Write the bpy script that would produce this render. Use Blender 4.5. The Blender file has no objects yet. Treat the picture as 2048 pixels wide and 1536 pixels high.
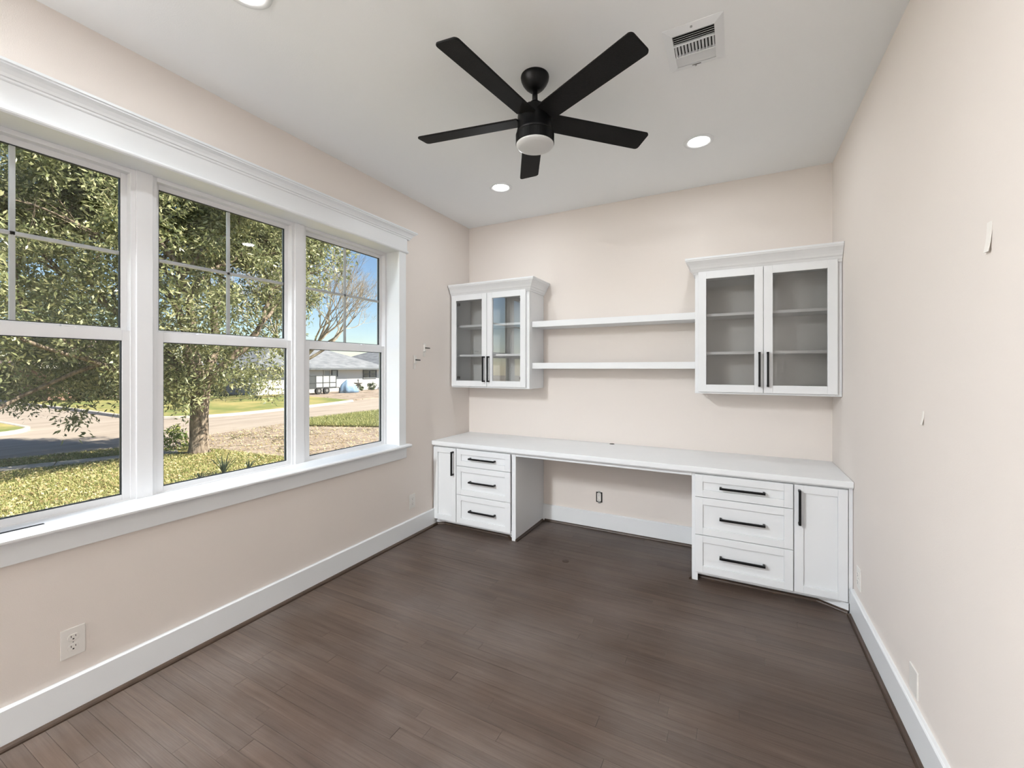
import bpy, bmesh, math, random
import numpy as np
from mathutils import Vector, Matrix

# ------------------------------------------------------------------ camera
scene = bpy.context.scene
C = scene.collection
FPX = 848.76
cd = bpy.data.cameras.new('camera')
cam = bpy.data.objects.new('camera', cd)
C.objects.link(cam)
cam.location = (2.3204, -3.5196, 1.3588)
cam.rotation_euler = (math.pi / 2, 0, 0.4823)
cd.sensor_fit = 'HORIZONTAL'
cd.sensor_width = 36.0
cd.lens = FPX / 2048 * 36.0
cd.shift_y = -(768 - 736.96) / 2048
cd.clip_start = 0.02
cd.clip_end = 600
scene.camera = cam

# ------------------------------------------------------------------ sky, sun, exposure
SUN_AZ = (0.83, 0.56)          # horizontal direction towards the sun
SUN_EL = math.radians(43)
world = bpy.data.worlds.new('world')
scene.world = world
world.use_nodes = True
wn = world.node_tree
sky = wn.nodes.new('ShaderNodeTexSky')
sky.sky_type = 'NISHITA'
sky.sun_disc = False
sky.sun_elevation = SUN_EL
sky.sun_rotation = math.atan2(SUN_AZ[0], SUN_AZ[1])
sky.air_density = 1.1
sky.dust_density = 0.0
sky.ozone_density = 3.5
bg = wn.nodes['Background']
bg.inputs['Strength'].default_value = 0.155
wn.links.new(sky.outputs[0], bg.inputs[0])

sd = bpy.data.lights.new('sun', 'SUN')
sd.energy = 14.5
sd.angle = math.radians(0.6)
sd.color = (1.0, 0.93, 0.80)
sun = bpy.data.objects.new('sun', sd)
C.objects.link(sun)
sv = Vector((SUN_AZ[0] * math.cos(SUN_EL), SUN_AZ[1] * math.cos(SUN_EL), math.sin(SUN_EL)))
sun.rotation_euler = sv.to_track_quat('Z', 'Y').to_euler()
sun.location = (6, 5, 12)

CAN_POWER = 3.2
FILL_POWER = 62.0  # strength of the added, unseen fill lamps
CAN_COLOR = (0.885, 0.95, 1.0)

vs = scene.view_settings
vs.view_transform = 'Standard'
vs.look = 'None'
vs.exposure = 0.1
vs.gamma = 1.0
vs.use_curve_mapping = False

rnd = random.Random(7)
nrnd = np.random.default_rng(11)

# ------------------------------------------------------------------ helpers
def new_mat(name):
    m = bpy.data.materials.new(name)
    m.use_nodes = True
    nt = m.node_tree
    return m, nt, nt.nodes['Principled BSDF']

def plain(name, col, rough=0.5, metal=0.0, spec=0.5, bump=0.0, bscale=200.0, vary=0.0, vscale=3.0):
    m, nt, p = new_mat(name)
    p.inputs['Base Color'].default_value = (*col, 1)
    p.inputs['Roughness'].default_value = rough
    p.inputs['Metallic'].default_value = metal
    p.inputs['Specular IOR Level'].default_value = spec
    geo = nt.nodes.new('ShaderNodeNewGeometry')
    if vary > 0:
        n = nt.nodes.new('ShaderNodeTexNoise')
        n.inputs['Scale'].default_value = vscale
        n.inputs['Detail'].default_value = 4
        nt.links.new(geo.outputs['Position'], n.inputs['Vector'])
        r = nt.nodes.new('ShaderNodeValToRGB')
        r.color_ramp.elements[0].position = 0.3
        r.color_ramp.elements[1].position = 0.7
        r.color_ramp.elements[0].color = (*[c * (1 - vary) for c in col], 1)
        r.color_ramp.elements[1].color = (*[min(1, c * (1 + vary)) for c in col], 1)
        nt.links.new(n.outputs[0], r.inputs[0])
        nt.links.new(r.outputs[0], p.inputs['Base Color'])
    if bump > 0:
        n2 = nt.nodes.new('ShaderNodeTexNoise')
        n2.inputs['Scale'].default_value = bscale
        n2.inputs['Detail'].default_value = 3
        nt.links.new(geo.outputs['Position'], n2.inputs['Vector'])
        b = nt.nodes.new('ShaderNodeBump')
        b.inputs['Strength'].default_value = bump
        b.inputs['Distance'].default_value = 0.01
        nt.links.new(n2.outputs[0], b.inputs['Height'])
        nt.links.new(b.outputs[0], p.inputs['Normal'])
    return m

def thin_glass(name, tint, refl=1.0, ior=1.5):
    m = bpy.data.materials.new(name)
    m.use_nodes = True
    nt = m.node_tree
    nt.nodes.remove(nt.nodes['Principled BSDF'])
    out = nt.nodes['Material Output']
    t = nt.nodes.new('ShaderNodeBsdfTransparent')
    t.inputs[0].default_value = (*tint, 1)
    g = nt.nodes.new('ShaderNodeBsdfGlossy')
    g.inputs['Roughness'].default_value = 0.0
    g.inputs[0].default_value = (refl, refl, refl, 1)
    fr = nt.nodes.new('ShaderNodeFresnel')
    fr.inputs[0].default_value = ior
    mx = nt.nodes.new('ShaderNodeMixShader')
    nt.links.new(fr.outputs[0], mx.inputs[0])
    nt.links.new(t.outputs[0], mx.inputs[1])
    nt.links.new(g.outputs[0], mx.inputs[2])
    nt.links.new(mx.outputs[0], out.inputs[0])
    return m

def emit_mat(name, col, strength):
    m, nt, p = new_mat(name)
    p.inputs['Base Color'].default_value = (0.9, 0.9, 0.9, 1)
    p.inputs['Emission Color'].default_value = (*col, 1)
    p.inputs['Emission Strength'].default_value = strength
    return m

def box(bm, x0, x1, y0, y1, z0, z1):
    x0, x1 = min(x0, x1), max(x0, x1)
    y0, y1 = min(y0, y1), max(y0, y1)
    z0, z1 = min(z0, z1), max(z0, z1)
    v = [bm.verts.new(c) for c in ((x0, y0, z0), (x1, y0, z0), (x1, y1, z0), (x0, y1, z0),
                                   (x0, y0, z1), (x1, y0, z1), (x1, y1, z1), (x0, y1, z1))]
    for f in ((3, 2, 1, 0), (4, 5, 6, 7), (0, 1, 5, 4), (1, 2, 6, 5), (2, 3, 7, 6), (3, 0, 4, 7)):
        bm.faces.new([v[i] for i in f])
    return v

def prism(bm, pts_a, pts_b):
    """closed solid between two equal polygons"""
    a = [bm.verts.new(p) for p in pts_a]
    b = [bm.verts.new(p) for p in pts_b]
    n = len(a)
    for i in range(n):
        bm.faces.new((a[i], a[(i + 1) % n], b[(i + 1) % n], b[i]))
    bm.faces.new(a[::-1])
    bm.faces.new(b)
    return a + b

def sweep(bm, stations):
    """closed profile rings joined in order and capped"""
    rings = [[bm.verts.new(p) for p in s] for s in stations]
    n = len(rings[0])
    for r0, r1 in zip(rings[:-1], rings[1:]):
        for i in range(n):
            bm.faces.new((r0[i], r0[(i + 1) % n], r1[(i + 1) % n], r1[i]))
    bm.faces.new(rings[0][::-1])
    bm.faces.new(rings[-1])

def lathe(bm, prof, c, seg=48):
    """profile of (radius, z) turned about a vertical axis through c"""
    rings = []
    for r, z in prof:
        if r < 1e-6:
            rings.append([bm.verts.new((c[0], c[1], c[2] + z))])
        else:
            rings.append([bm.verts.new((c[0] + r * math.cos(2 * math.pi * i / seg),
                                        c[1] + r * math.sin(2 * math.pi * i / seg), c[2] + z)) for i in range(seg)])
    for a, b in zip(rings[:-1], rings[1:]):
        for i in range(seg):
            j = (i + 1) % seg
            if len(a) == 1 and len(b) == 1:
                continue
            if len(a) == 1:
                bm.faces.new((a[0], b[j], b[i]))
            elif len(b) == 1:
                bm.faces.new((a[i], a[j], b[0]))
            else:
                bm.faces.new((a[i], a[j], b[j], b[i]))

def tube(bm, p0, p1, r0, r1, seg=8, cap=True):
    p0, p1 = Vector(p0), Vector(p1)
    d = (p1 - p0)
    if d.length < 1e-6:
        return
    d.normalize()
    a = d.orthogonal().normalized()
    b = d.cross(a)
    A = [bm.verts.new(p0 + (a * math.cos(2 * math.pi * i / seg) + b * math.sin(2 * math.pi * i / seg)) * r0) for i in range(seg)]
    B = [bm.verts.new(p1 + (a * math.cos(2 * math.pi * i / seg) + b * math.sin(2 * math.pi * i / seg)) * r1) for i in range(seg)]
    for i in range(seg):
        j = (i + 1) % seg
        bm.faces.new((A[i], A[j], B[j], B[i]))
    if cap:
        bm.faces.new(A[::-1])
        bm.faces.new(B)

def origin_of(o):
    v = Vector((0, 0, 0))
    while o is not None:
        v += o.location
        o = o.parent
    return v

def obj(name, bm, mat, parent=None, bevel=0.0, smooth=False, seg=2):
    bmesh.ops.recalc_face_normals(bm, faces=bm.faces[:])
    if parent is not None:
        off = origin_of(parent)
        for v in bm.verts:
            v.co -= off
    me = bpy.data.meshes.new(name)
    bm.to_mesh(me)
    bm.free()
    if smooth:
        for p in me.polygons:
            p.use_smooth = True
    me.materials.append(mat)
    o = bpy.data.objects.new(name, me)
    C.objects.link(o)
    if parent is not None:
        o.parent = parent
    if bevel > 0:
        b = o.modifiers.new('bevel', 'BEVEL')
        b.width = bevel
        b.segments = seg
        b.limit_method = 'ANGLE'
        b.angle_limit = math.radians(40)
    return o

def boxobj(name, dims, mat, parent=None, bevel=0.0):
    bm = bmesh.new()
    box(bm, *dims)
    return obj(name, bm, mat, parent, bevel)

def tag(o, label=None, cat=None, group=None, kind=None):
    if label: o['label'] = label
    if cat: o['category'] = cat
    if group: o['group'] = group
    if kind: o['kind'] = kind
    return o

def thing(name, label, cat, loc, group=None, kind=None):
    o = bpy.data.objects.new(name, None)
    o.empty_display_size = 0.1
    o.location = loc
    C.objects.link(o)
    return tag(o, label, cat, group, kind)

def mesh_np(name, verts, faces, mat, parent=None, smooth=False):
    """verts (n,3), faces (m,k) numpy arrays"""
    verts = np.asarray(verts, np.float32)
    faces = np.asarray(faces, np.int32)
    if parent is not None:
        verts = verts - np.array(origin_of(parent), np.float32)
    me = bpy.data.meshes.new(name)
    k = faces.shape[1]
    me.vertices.add(len(verts))
    me.vertices.foreach_set('co', verts.ravel())
    me.loops.add(faces.size)
    me.loops.foreach_set('vertex_index', faces.ravel())
    me.polygons.add(len(faces))
    me.polygons.foreach_set('loop_start', np.arange(0, faces.size, k, dtype=np.int32))
    me.polygons.foreach_set('loop_total', np.full(len(faces), k, np.int32))
    me.update(calc_edges=True)
    me.validate()
    if smooth:
        me.polygons.foreach_set('use_smooth', np.ones(len(faces), bool))
    me.materials.append(mat)
    o = bpy.data.objects.new(name, me)
    C.objects.link(o)
    if parent is not None:
        o.parent = parent
    return o

# ------------------------------------------------------------------ materials
M_WALL = plain('wall_paint', (0.785, 0.722, 0.672), 0.85, spec=0.2, bump=0.06, bscale=260, vary=0.012, vscale=1.3)
M_CEIL = plain('ceiling_paint', (0.91, 0.92, 0.92), 0.9, spec=0.2, bump=0.05, bscale=180)
M_TRIM = plain('trim_paint', (0.80, 0.815, 0.825), 0.38, spec=0.45)
M_CAB = plain('cabinet_paint', (0.80, 0.81, 0.82), 0.42, spec=0.4)
M_CABIN = plain('cabinet_inside_paint', (0.62, 0.625, 0.61), 0.6, spec=0.3)
M_TOP = plain('countertop_laminate', (0.83, 0.84, 0.85), 0.33, spec=0.5, vary=0.01, vscale=8)
M_VINYL = plain('window_vinyl', (0.80, 0.80, 0.81), 0.4, spec=0.45)
M_GASKET = plain('window_gasket', (0.02, 0.03, 0.035), 0.6)
M_BLACK = plain('black_metal', (0.004, 0.004, 0.0045), 0.38, metal=0.0, spec=0.25)
M_FAN = plain('fan_black', (0.0035, 0.0035, 0.0037), 0.38, spec=0.18)
M_BLADE = plain('fan_blade_black', (0.006, 0.0056, 0.0053), 0.6, spec=0.15, bump=0.5, bscale=420, vary=0.5, vscale=160)
M_GLOBE = plain('opal_glass', (0.62, 0.62, 0.61), 0.35)
M_PLASTIC = plain('white_plastic', (0.80, 0.77, 0.73), 0.4)
M_SLOT = plain('dark_slot', (0.012, 0.011, 0.010), 0.7)
M_METAL = plain('grey_metal', (0.42, 0.42, 0.41), 0.35, metal=1.0)
M_PIN = plain('dark_steel', (0.10, 0.095, 0.09), 0.4, metal=0.8)
M_SHOE = plain('shoe_moulding_wood', (0.050, 0.030, 0.019), 0.4, vary=0.2, vscale=20)
M_GLASS = thin_glass('window_glass', (0.96, 0.97, 0.97))
M_CGLASS = thin_glass('cabinet_glass', (0.90, 0.90, 0.89), ior=1.85)

def floor_mat():
    m, nt, p = new_mat('oak_plank')
    L = nt.links
    geo = nt.nodes.new('ShaderNodeNewGeometry')
    oi = nt.nodes.new('ShaderNodeObjectInfo')
    off = nt.nodes.new('ShaderNodeVectorMath'); off.operation = 'MULTIPLY_ADD'
    cmb = nt.nodes.new('ShaderNodeCombineXYZ')
    L.new(oi.outputs['Random'], cmb.inputs[0]); L.new(oi.outputs['Random'], cmb.inputs[2])
    off.inputs[1].default_value = (37, 0, 19)
    L.new(cmb.outputs[0], off.inputs[0]); L.new(geo.outputs['Position'], off.inputs[2])
    mp = nt.nodes.new('ShaderNodeMapping'); mp.inputs['Scale'].default_value = (2.2, 55, 1)
    L.new(off.outputs[0], mp.inputs[0])
    grain = nt.nodes.new('ShaderNodeTexNoise'); grain.inputs['Scale'].default_value = 1.0
    grain.inputs['Detail'].default_value = 6; grain.inputs['Roughness'].default_value = 0.65
    L.new(mp.outputs[0], grain.inputs['Vector'])
    mp2 = nt.nodes.new('ShaderNodeMapping'); mp2.inputs['Scale'].default_value = (9, 260, 1)
    L.new(off.outputs[0], mp2.inputs[0])
    fine = nt.nodes.new('ShaderNodeTexNoise'); fine.inputs['Scale'].default_value = 1.0; fine.inputs['Detail'].default_value = 3
    L.new(mp2.outputs[0], fine.inputs['Vector'])
    ramp = nt.nodes.new('ShaderNodeValToRGB')
    e = ramp.color_ramp.elements
    e[0].position = 0.25; e[0].color = (0.042, 0.027, 0.019, 1)
    e[1].position = 0.78; e[1].color = (0.102, 0.070, 0.053, 1)
    L.new(grain.outputs[0], ramp.inputs[0])
    # plank to plank difference
    hv = nt.nodes.new('ShaderNodeHueSaturation')
    mr = nt.nodes.new('ShaderNodeMapRange'); mr.inputs[3].default_value = 0.85; mr.inputs[4].default_value = 1.13
    L.new(oi.outputs['Random'], mr.inputs[0]); L.new(mr.outputs[0], hv.inputs['Value'])
    L.new(ramp.outputs[0], hv.inputs['Color'])
    # dusty wear: large pale cloudy scuffs and thin scratches
    big = nt.nodes.new('ShaderNodeTexNoise'); big.inputs['Scale'].default_value = 1.6; big.inputs['Detail'].default_value = 5
    L.new(geo.outputs['Position'], big.inputs['Vector'])
    br = nt.nodes.new('ShaderNodeMapRange'); br.inputs[1].default_value = 0.42; br.inputs[2].default_value = 0.75
    br.inputs[3].default_value = 0.0; br.inputs[4].default_value = 0.55
    L.new(big.outputs[0], br.inputs[0])
    fm = nt.nodes.new('ShaderNodeMath'); fm.operation = 'MULTIPLY'
    L.new(br.outputs[0], fm.inputs[0]); L.new(fine.outputs[0], fm.inputs[1])
    mix = nt.nodes.new('ShaderNodeMix'); mix.data_type = 'RGBA'
    mix.inputs[7].default_value = (0.27, 0.24, 0.225, 1)
    L.new(fm.outputs[0], mix.inputs[0]); L.new(hv.outputs[0], mix.inputs[6])
    L.new(mix.outputs[2], p.inputs['Base Color'])
    rr = nt.nodes.new('ShaderNodeMapRange'); rr.inputs[3].default_value = 0.36; rr.inputs[4].default_value = 0.62
    L.new(big.outputs[0], rr.inputs[0]); L.new(rr.outputs[0], p.inputs['Roughness'])
    b = nt.nodes.new('ShaderNodeBump'); b.inputs['Strength'].default_value = 0.12; b.inputs['Distance'].default_value = 0.004
    L.new(fine.outputs[0], b.inputs['Height']); L.new(b.outputs[0], p.inputs['Normal'])
    p.inputs['Specular IOR Level'].default_value = 0.45
    return m
M_FLOOR = floor_mat()

def leaf_mat(name, c0, c1, c2, rough=0.42, trans=0.25):
    m, nt, p = new_mat(name)
    L = nt.links
    geo = nt.nodes.new('ShaderNodeNewGeometry')
    ramp = nt.nodes.new('ShaderNodeValToRGB')
    e = ramp.color_ramp.elements
    e[0].position = 0.0; e[0].color = (*c0, 1)
    e[1].position = 1.0; e[1].color = (*c2, 1)
    k = e.new(0.55); k.color = (*c1, 1)
    L.new(geo.outputs['Random Per Island'], ramp.inputs[0])
    L.new(ramp.outputs[0], p.inputs['Base Color'])
    p.inputs['Roughness'].default_value = rough
    tr = nt.nodes.new('ShaderNodeBsdfTranslucent')
    L.new(ramp.outputs[0], tr.inputs[0])
    mx = nt.nodes.new('ShaderNodeMixShader'); mx.inputs[0].default_value = trans
    out = nt.nodes['Material Output']
    L.new(p.outputs[0], mx.inputs[1]); L.new(tr.outputs[0], mx.inputs[2]); L.new(mx.outputs[0], out.inputs[0])
    return m
M_LEAF = leaf_mat('oak_leaf', (0.11, 0.135, 0.06), (0.25, 0.275, 0.13), (0.55, 0.54, 0.31), rough=0.34, trans=0.34)
M_LEAF2 = leaf_mat('far_leaf', (0.05, 0.075, 0.035), (0.10, 0.13, 0.06), (0.20, 0.22, 0.10))
M_BUSH = leaf_mat('bush_leaf', (0.035, 0.055, 0.025), (0.07, 0.10, 0.04), (0.14, 0.17, 0.07))
M_SHRUB = leaf_mat('shrub_leaf', (0.08, 0.14, 0.03), (0.20, 0.28, 0.06), (0.45, 0.45, 0.12))
M_SPIKE = leaf_mat('spiky_leaf', (0.03, 0.05, 0.035), (0.06, 0.085, 0.06), (0.12, 0.15, 0.11))
M_LITTER = leaf_mat('fallen_leaf', (0.20, 0.14, 0.07), (0.42, 0.33, 0.15), (0.68, 0.60, 0.34), rough=0.7, trans=0.1)
M_BLADE_GRASS = leaf_mat('grass_blade', (0.13, 0.17, 0.045), (0.27, 0.29, 0.09), (0.50, 0.45, 0.19), rough=0.6, trans=0.2)
M_FLOWER = leaf_mat('orange_flower', (0.55, 0.16, 0.04), (0.65, 0.30, 0.10), (0.25, 0.30, 0.10))

def two_tone(name, a, b, scale, lo=0.4, hi=0.6, rough=0.9, bump=0.0, stretch=(1, 1, 1)):
    m, nt, p = new_mat(name)
    L = nt.links
    geo = nt.nodes.new('ShaderNodeNewGeometry')
    mp = nt.nodes.new('ShaderNodeMapping'); mp.inputs['Scale'].default_value = stretch
    L.new(geo.outputs['Position'], mp.inputs[0])
    n = nt.nodes.new('ShaderNodeTexNoise'); n.inputs['Scale'].default_value = scale; n.inputs['Detail'].default_value = 7
    n.inputs['Roughness'].default_value = 0.62
    L.new(mp.outputs[0], n.inputs['Vector'])
    r = nt.nodes.new('ShaderNodeValToRGB')
    r.color_ramp.elements[0].position = lo; r.color_ramp.elements[0].color = (*a, 1)
    r.color_ramp.elements[1].position = hi; r.color_ramp.elements[1].color = (*b, 1)
    L.new(n.outputs[0], r.inputs[0]); L.new(r.outputs[0], p.inputs['Base Color'])
    p.inputs['Roughness'].default_value = rough
    p.inputs['Specular IOR Level'].default_value = 0.2
    if bump > 0:
        bb = nt.nodes.new('ShaderNodeBump'); bb.inputs['Strength'].default_value = bump; bb.inputs['Distance'].default_value = 0.03
        L.new(n.outputs[0], bb.inputs['Height']); L.new(bb.outputs[0], p.inputs['Normal'])
    return m
M_LAWN = two_tone('lawn_turf', (0.16, 0.17, 0.05), (0.38, 0.31, 0.12), 2.2, 0.35, 0.65, bump=0.3)
M_FARLAWN = two_tone('far_lawn_turf', (0.13, 0.155, 0.045), (0.31, 0.255, 0.10), 0.55, 0.40, 0.66, bump=0.3)
M_STREET = two_tone('street_concrete', (0.24, 0.20, 0.165), (0.33, 0.285, 0.24), 0.6, 0.35, 0.7, stretch=(3.2, 0.6, 1))
M_DRIVE = two_tone('driveway_concrete', (0.20, 0.155, 0.12), (0.32, 0.265, 0.215), 1.1, 0.35, 0.68)
def add_cracks(m, scale, width, col):
    nt = m.node_tree; L = nt.links
    p = nt.nodes['Principled BSDF']
    src = p.inputs['Base Color'].links[0].from_socket
    geo = nt.nodes.new('ShaderNodeNewGeometry')
    n = nt.nodes.new('ShaderNodeTexNoise'); n.inputs['Scale'].default_value = 1.2
    L.new(geo.outputs['Position'], n.inputs['Vector'])
    ad = nt.nodes.new('ShaderNodeVectorMath'); ad.operation = 'MULTIPLY_ADD'; ad.inputs[1].default_value = (0.9, 0.9, 0.9)
    L.new(n.outputs['Color'], ad.inputs[0]); L.new(geo.outputs['Position'], ad.inputs[2])
    v = nt.nodes.new('ShaderNodeTexVoronoi'); v.feature = 'DISTANCE_TO_EDGE'; v.inputs['Scale'].default_value = scale
    L.new(ad.outputs[0], v.inputs['Vector'])
    lt = nt.nodes.new('ShaderNodeMath'); lt.operation = 'LESS_THAN'; lt.inputs[1].default_value = width
    L.new(v.outputs['Distance'], lt.inputs[0])
    mx = nt.nodes.new('ShaderNodeMix'); mx.data_type = 'RGBA'; mx.inputs[7].default_value = (*col, 1)
    L.new(lt.outputs[0], mx.inputs[0]); L.new(src, mx.inputs[6]); L.new(mx.outputs[2], p.inputs['Base Color'])
add_cracks(M_DRIVE, 0.42, 0.012, (0.10, 0.085, 0.05))
M_KERB = two_tone('kerb_concrete', (0.33, 0.30, 0.26), (0.42, 0.38, 0.34), 4, 0.4, 0.6)
M_SIDEWALK = two_tone('sidewalk_concrete', (0.36, 0.32, 0.28), (0.46, 0.42, 0.36), 2.5, 0.4, 0.6)
M_BARK = two_tone('bark', (0.10, 0.075, 0.055), (0.30, 0.245, 0.19), 7, 0.38, 0.62, bump=1.0, stretch=(2.2, 2.2, 0.6))
M_TWIG = two_tone('pale_twig', (0.20, 0.17, 0.13), (0.40, 0.35, 0.28), 2, 0.4, 0.6)
M_SIDING = plain('white_siding', (0.58, 0.57, 0.55), 0.7)
M_BROWNBRICK = two_tone('brown_brick', (0.17, 0.105, 0.08), (0.30, 0.19, 0.145), 3, 0.35, 0.65)
M_ROOFGREY = two_tone('grey_shingle', (0.12, 0.13, 0.145), (0.20, 0.21, 0.225), 1.2, 0.35, 0.65, stretch=(1, 1, 5))
M_ROOFBROWN = two_tone('brown_shingle', (0.20, 0.15, 0.125), (0.33, 0.26, 0.22), 1.2, 0.35, 0.65, stretch=(1, 1, 5))
M_FASCIA = plain('fascia_paint', (0.55, 0.53, 0.49), 0.7)
M_DARKFASCIA = plain('dark_gutter', (0.10, 0.11, 0.12), 0.6)
M_WINDARK = plain('dark_pane', (0.05, 0.065, 0.075), 0.12, spec=0.6)
M_BLIND = plain('closed_blind', (0.36, 0.38, 0.38), 0.6)
M_TARP = plain('blue_tarp', (0.16, 0.25, 0.36), 0.55, vary=0.35, vscale=1.6)
M_TRAILER = plain('trailer_steel', (0.045, 0.05, 0.052), 0.5)
M_TRPANEL = plain('trailer_mesh_panel', (0.42, 0.43, 0.43), 0.6)
M_TYRE = plain('tyre_rubber', (0.02, 0.02, 0.02), 0.9)
M_STONE = plain('stone_basin', (0.20, 0.20, 0.19), 0.9)
M_SOIL = plain('house_exterior', (0.55, 0.50, 0.45), 0.9)

# ------------------------------------------------------------------ room shell
W, H, YF = 2.904, 2.74, -5.1
WY0, WY1, WZ0, WZ1 = -3.327, -0.998, 0.735, 2.272       # window opening in wall_left
XE = -0.19                                              # outer face of wall_left

bm = bmesh.new(); box(bm, 0, W, YF, 0, -0.14, -0.012)
floor = tag(obj('floor', bm, M_SLOT), 'brown oak strip floor of the empty room', 'floor', kind='structure')

row_w = 0.0573
nrow = int(math.ceil(-YF / row_w))
prng = random.Random(3)
for i in range(nrow):
    y1 = -i * row_w
    y0 = max(YF, y1 - row_w)
    cuts = [0.0]
    x = prng.uniform(0.3, 1.3)
    while x < W - 0.25:
        cuts.append(x)
        x += prng.uniform(0.75, 1.5)
    cuts.append(W)
    for a, b in zip(cuts[:-1], cuts[1:]):
        dz = prng.uniform(-0.0006, 0.0)
        bm = bmesh.new()
        g = 0.0005
        box(bm, a + g, b - g, y0 + g, y1 - g, -0.012, dz)
        obj('plank', bm, M_FLOOR, floor)
# plugged hole in the boards in front of the left base cabinet
bm = bmesh.new(); lathe(bm, [(0.024, -0.004), (0.024, 0.0012), (0.018, 0.0018), (0, 0.0018)], (1.266, -0.691, 0), 24)
obj('plug', bm, plain('plug_wood', (0.035, 0.02, 0.012), 0.5), floor, smooth=False)

bm = bmesh.new(); box(bm, -0.19, W + 0.15, YF - 0.15, 0.15, H, H + 0.18)
tag(obj('ceiling', bm, M_CEIL), 'plain white ceiling above the fan', 'ceiling', kind='structure')
bm = bmesh.new(); box(bm, XE, W + 0.15, 0, 0.15, -0.14, H)
tag(obj('wall_back', bm, M_WALL), 'beige wall behind the built-in desk', 'wall', kind='structure')
bm = bmesh.new(); box(bm, W, W + 0.15, YF - 0.15, 0, -0.14, H)
tag(obj('wall_right', bm, M_WALL), 'bare beige wall on the right with peeling strips', 'wall', kind='structure')
bm = bmesh.new(); box(bm, XE, W, YF - 0.15, YF, -0.14, H)
tag(obj('wall_front', bm, M_WALL), 'plain beige wall facing the desk wall', 'wall', kind='structure')
bm = bmesh.new()
box(bm, XE, 0, YF, WY0 - 0.02, -0.14, H)
box(bm, XE, 0, WY1 + 0.02, 0, -0.14, H)
box(bm, XE, 0, WY0 - 0.02, WY1 + 0.02, -0.14, WZ0 - 0.03)
box(bm, XE, 0, WY0 - 0.02, WY1 + 0.02, WZ1 + 0.02, H)
tag(obj('wall_left', bm, M_WALL), 'beige wall with the triple window', 'wall', kind='structure')

BBP = [(0, 0), (0.018, 0), (0.018, 0.139), (0.0155, 0.1425), (0.0115, 0.144), (0, 0.144)]
SHP = [(0, 0), (0.017, 0), (0.0165, 0.006), (0.013, 0.012), (0.007, 0.016), (0, 0.017)]
def run_x(bm, prof, x0, x1, ywall, s):
    prism(bm, [(x0, ywall + s * d, z) for d, z in prof], [(x1, ywall + s * d, z) for d, z in prof])
def run_y(bm, prof, y0, y1, xwall, s):
    prism(bm, [(xwall + s * d, y0, z) for d, z in prof], [(xwall + s * d, y1, z) for d, z in prof])
bm = bmesh.new(); run_y(bm, BBP, YF, -0.545, 0, 1)
tag(obj('baseboard_left', bm, M_TRIM), 'tall white baseboard under the window', 'baseboard', kind='structure')
bm = bmesh.new(); run_x(bm, BBP, 0.80, 2.08, 0, -1)
tag(obj('baseboard_back', bm, M_TRIM), 'white baseboard in the knee space under the desk', 'baseboard', kind='structure')
bm = bmesh.new(); run_y(bm, BBP, YF, -0.575, W, -1)
tag(obj('baseboard_right', bm, M_TRIM), 'tall white baseboard along the right wall', 'baseboard', kind='structure')
bm = bmesh.new(); run_x(bm, BBP, 0.018, W - 0.018, YF, 1)
tag(obj('baseboard_front', bm, M_TRIM), 'white baseboard of the wall facing the desk', 'baseboard', kind='structure')
shoes = [
    ('trim_2', 'y', YF + 0.02, -0.545, 0.018, 1, 'thin brown shoe moulding below the window-wall baseboard'),
    ('trim_3', 'x', 0.82, 2.06, -0.018, -1, 'thin brown shoe moulding in the knee space'),
    ('trim_4', 'y', YF + 0.02, -0.60, W - 0.018, -1, 'thin brown shoe moulding along the right wall'),
    ('trim_5', 'y', -0.56, -0.035, 0.80, 1, 'brown shoe moulding against the left base cabinet side'),
    ('trim_6', 'y', -0.56, -0.035, 2.078, -1, 'brown shoe moulding against the right base cabinet side'),
]
for nm, ax, a, b, wall, s, lab in shoes:
    bm = bmesh.new()
    (run_y if ax == 'y' else run_x)(bm, SHP, a, b, wall, s)
    tag(obj(nm, bm, M_SHOE), lab, 'moulding', kind='structure')

# ------------------------------------------------------------------ window trim
tr = thing('trim_1', 'white window casing with crown head, stool and apron', 'window trim', (0, (WY0 + WY1) / 2, WZ0), kind='structure')
ca = 0.085
boxobj('side_casing', (0, 0.020, WY1 - 0.012, WY1 + ca - 0.02, WZ0 + 0.02, 2.285), M_TRIM, tr, 0.002)
boxobj('side_casing', (0, 0.020, WY0 + 0.012, WY0 - ca + 0.02, WZ0 + 0.02, 2.285), M_TRIM, tr, 0.002)
boxobj('head_casing', (0, 0.024, WY0 - ca + 0.01, WY1 + ca - 0.01, 2.285, 2.392), M_TRIM, tr, 0.002)
# bead under the head
bm = bmesh.new()
prof = [(0, 2.268), (0.026, 2.268), (0.033, 2.273), (0.035, 2.279), (0.033, 2.285), (0.026, 2.290), (0, 2.290)]
prism(bm, [(x, WY0 - ca + 0.005, z) for x, z in prof], [(x, WY1 + ca - 0.005, z) for x, z in prof])
obj('head_bead', bm, M_TRIM, tr)
cp = [(0, 2.380), (0.026, 2.380), (0.030, 2.384), (0.030, 2.392), (0.036, 2.394), (0.040, 2.404), (0.050, 2.416),
      (0.062, 2.423), (0.066, 2.424), (0.066, 2.430), (0.072, 2.432), (0.072, 2.442), (0, 2.442)]
bm = bmesh.new()
e0, e1 = WY0 - ca + 0.01, WY1 + ca - 0.01
sweep(bm, [[(0.0, e0 - d, z) for d, z in cp], [(d, e0 - d, z) for d, z in cp], [(d, e1 + d, z) for d, z in cp], [(0.0, e1 + d, z) for d, z in cp]])
obj('crown_moulding', bm, M_TRIM, tr)
bm = bmesh.new()
sp = [(-0.125, 0.737), (0.048, 0.737), (0.054, 0.742), (0.055, 0.750), (0.052, 0.756), (0.046, 0.759), (-0.125, 0.759)]
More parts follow.
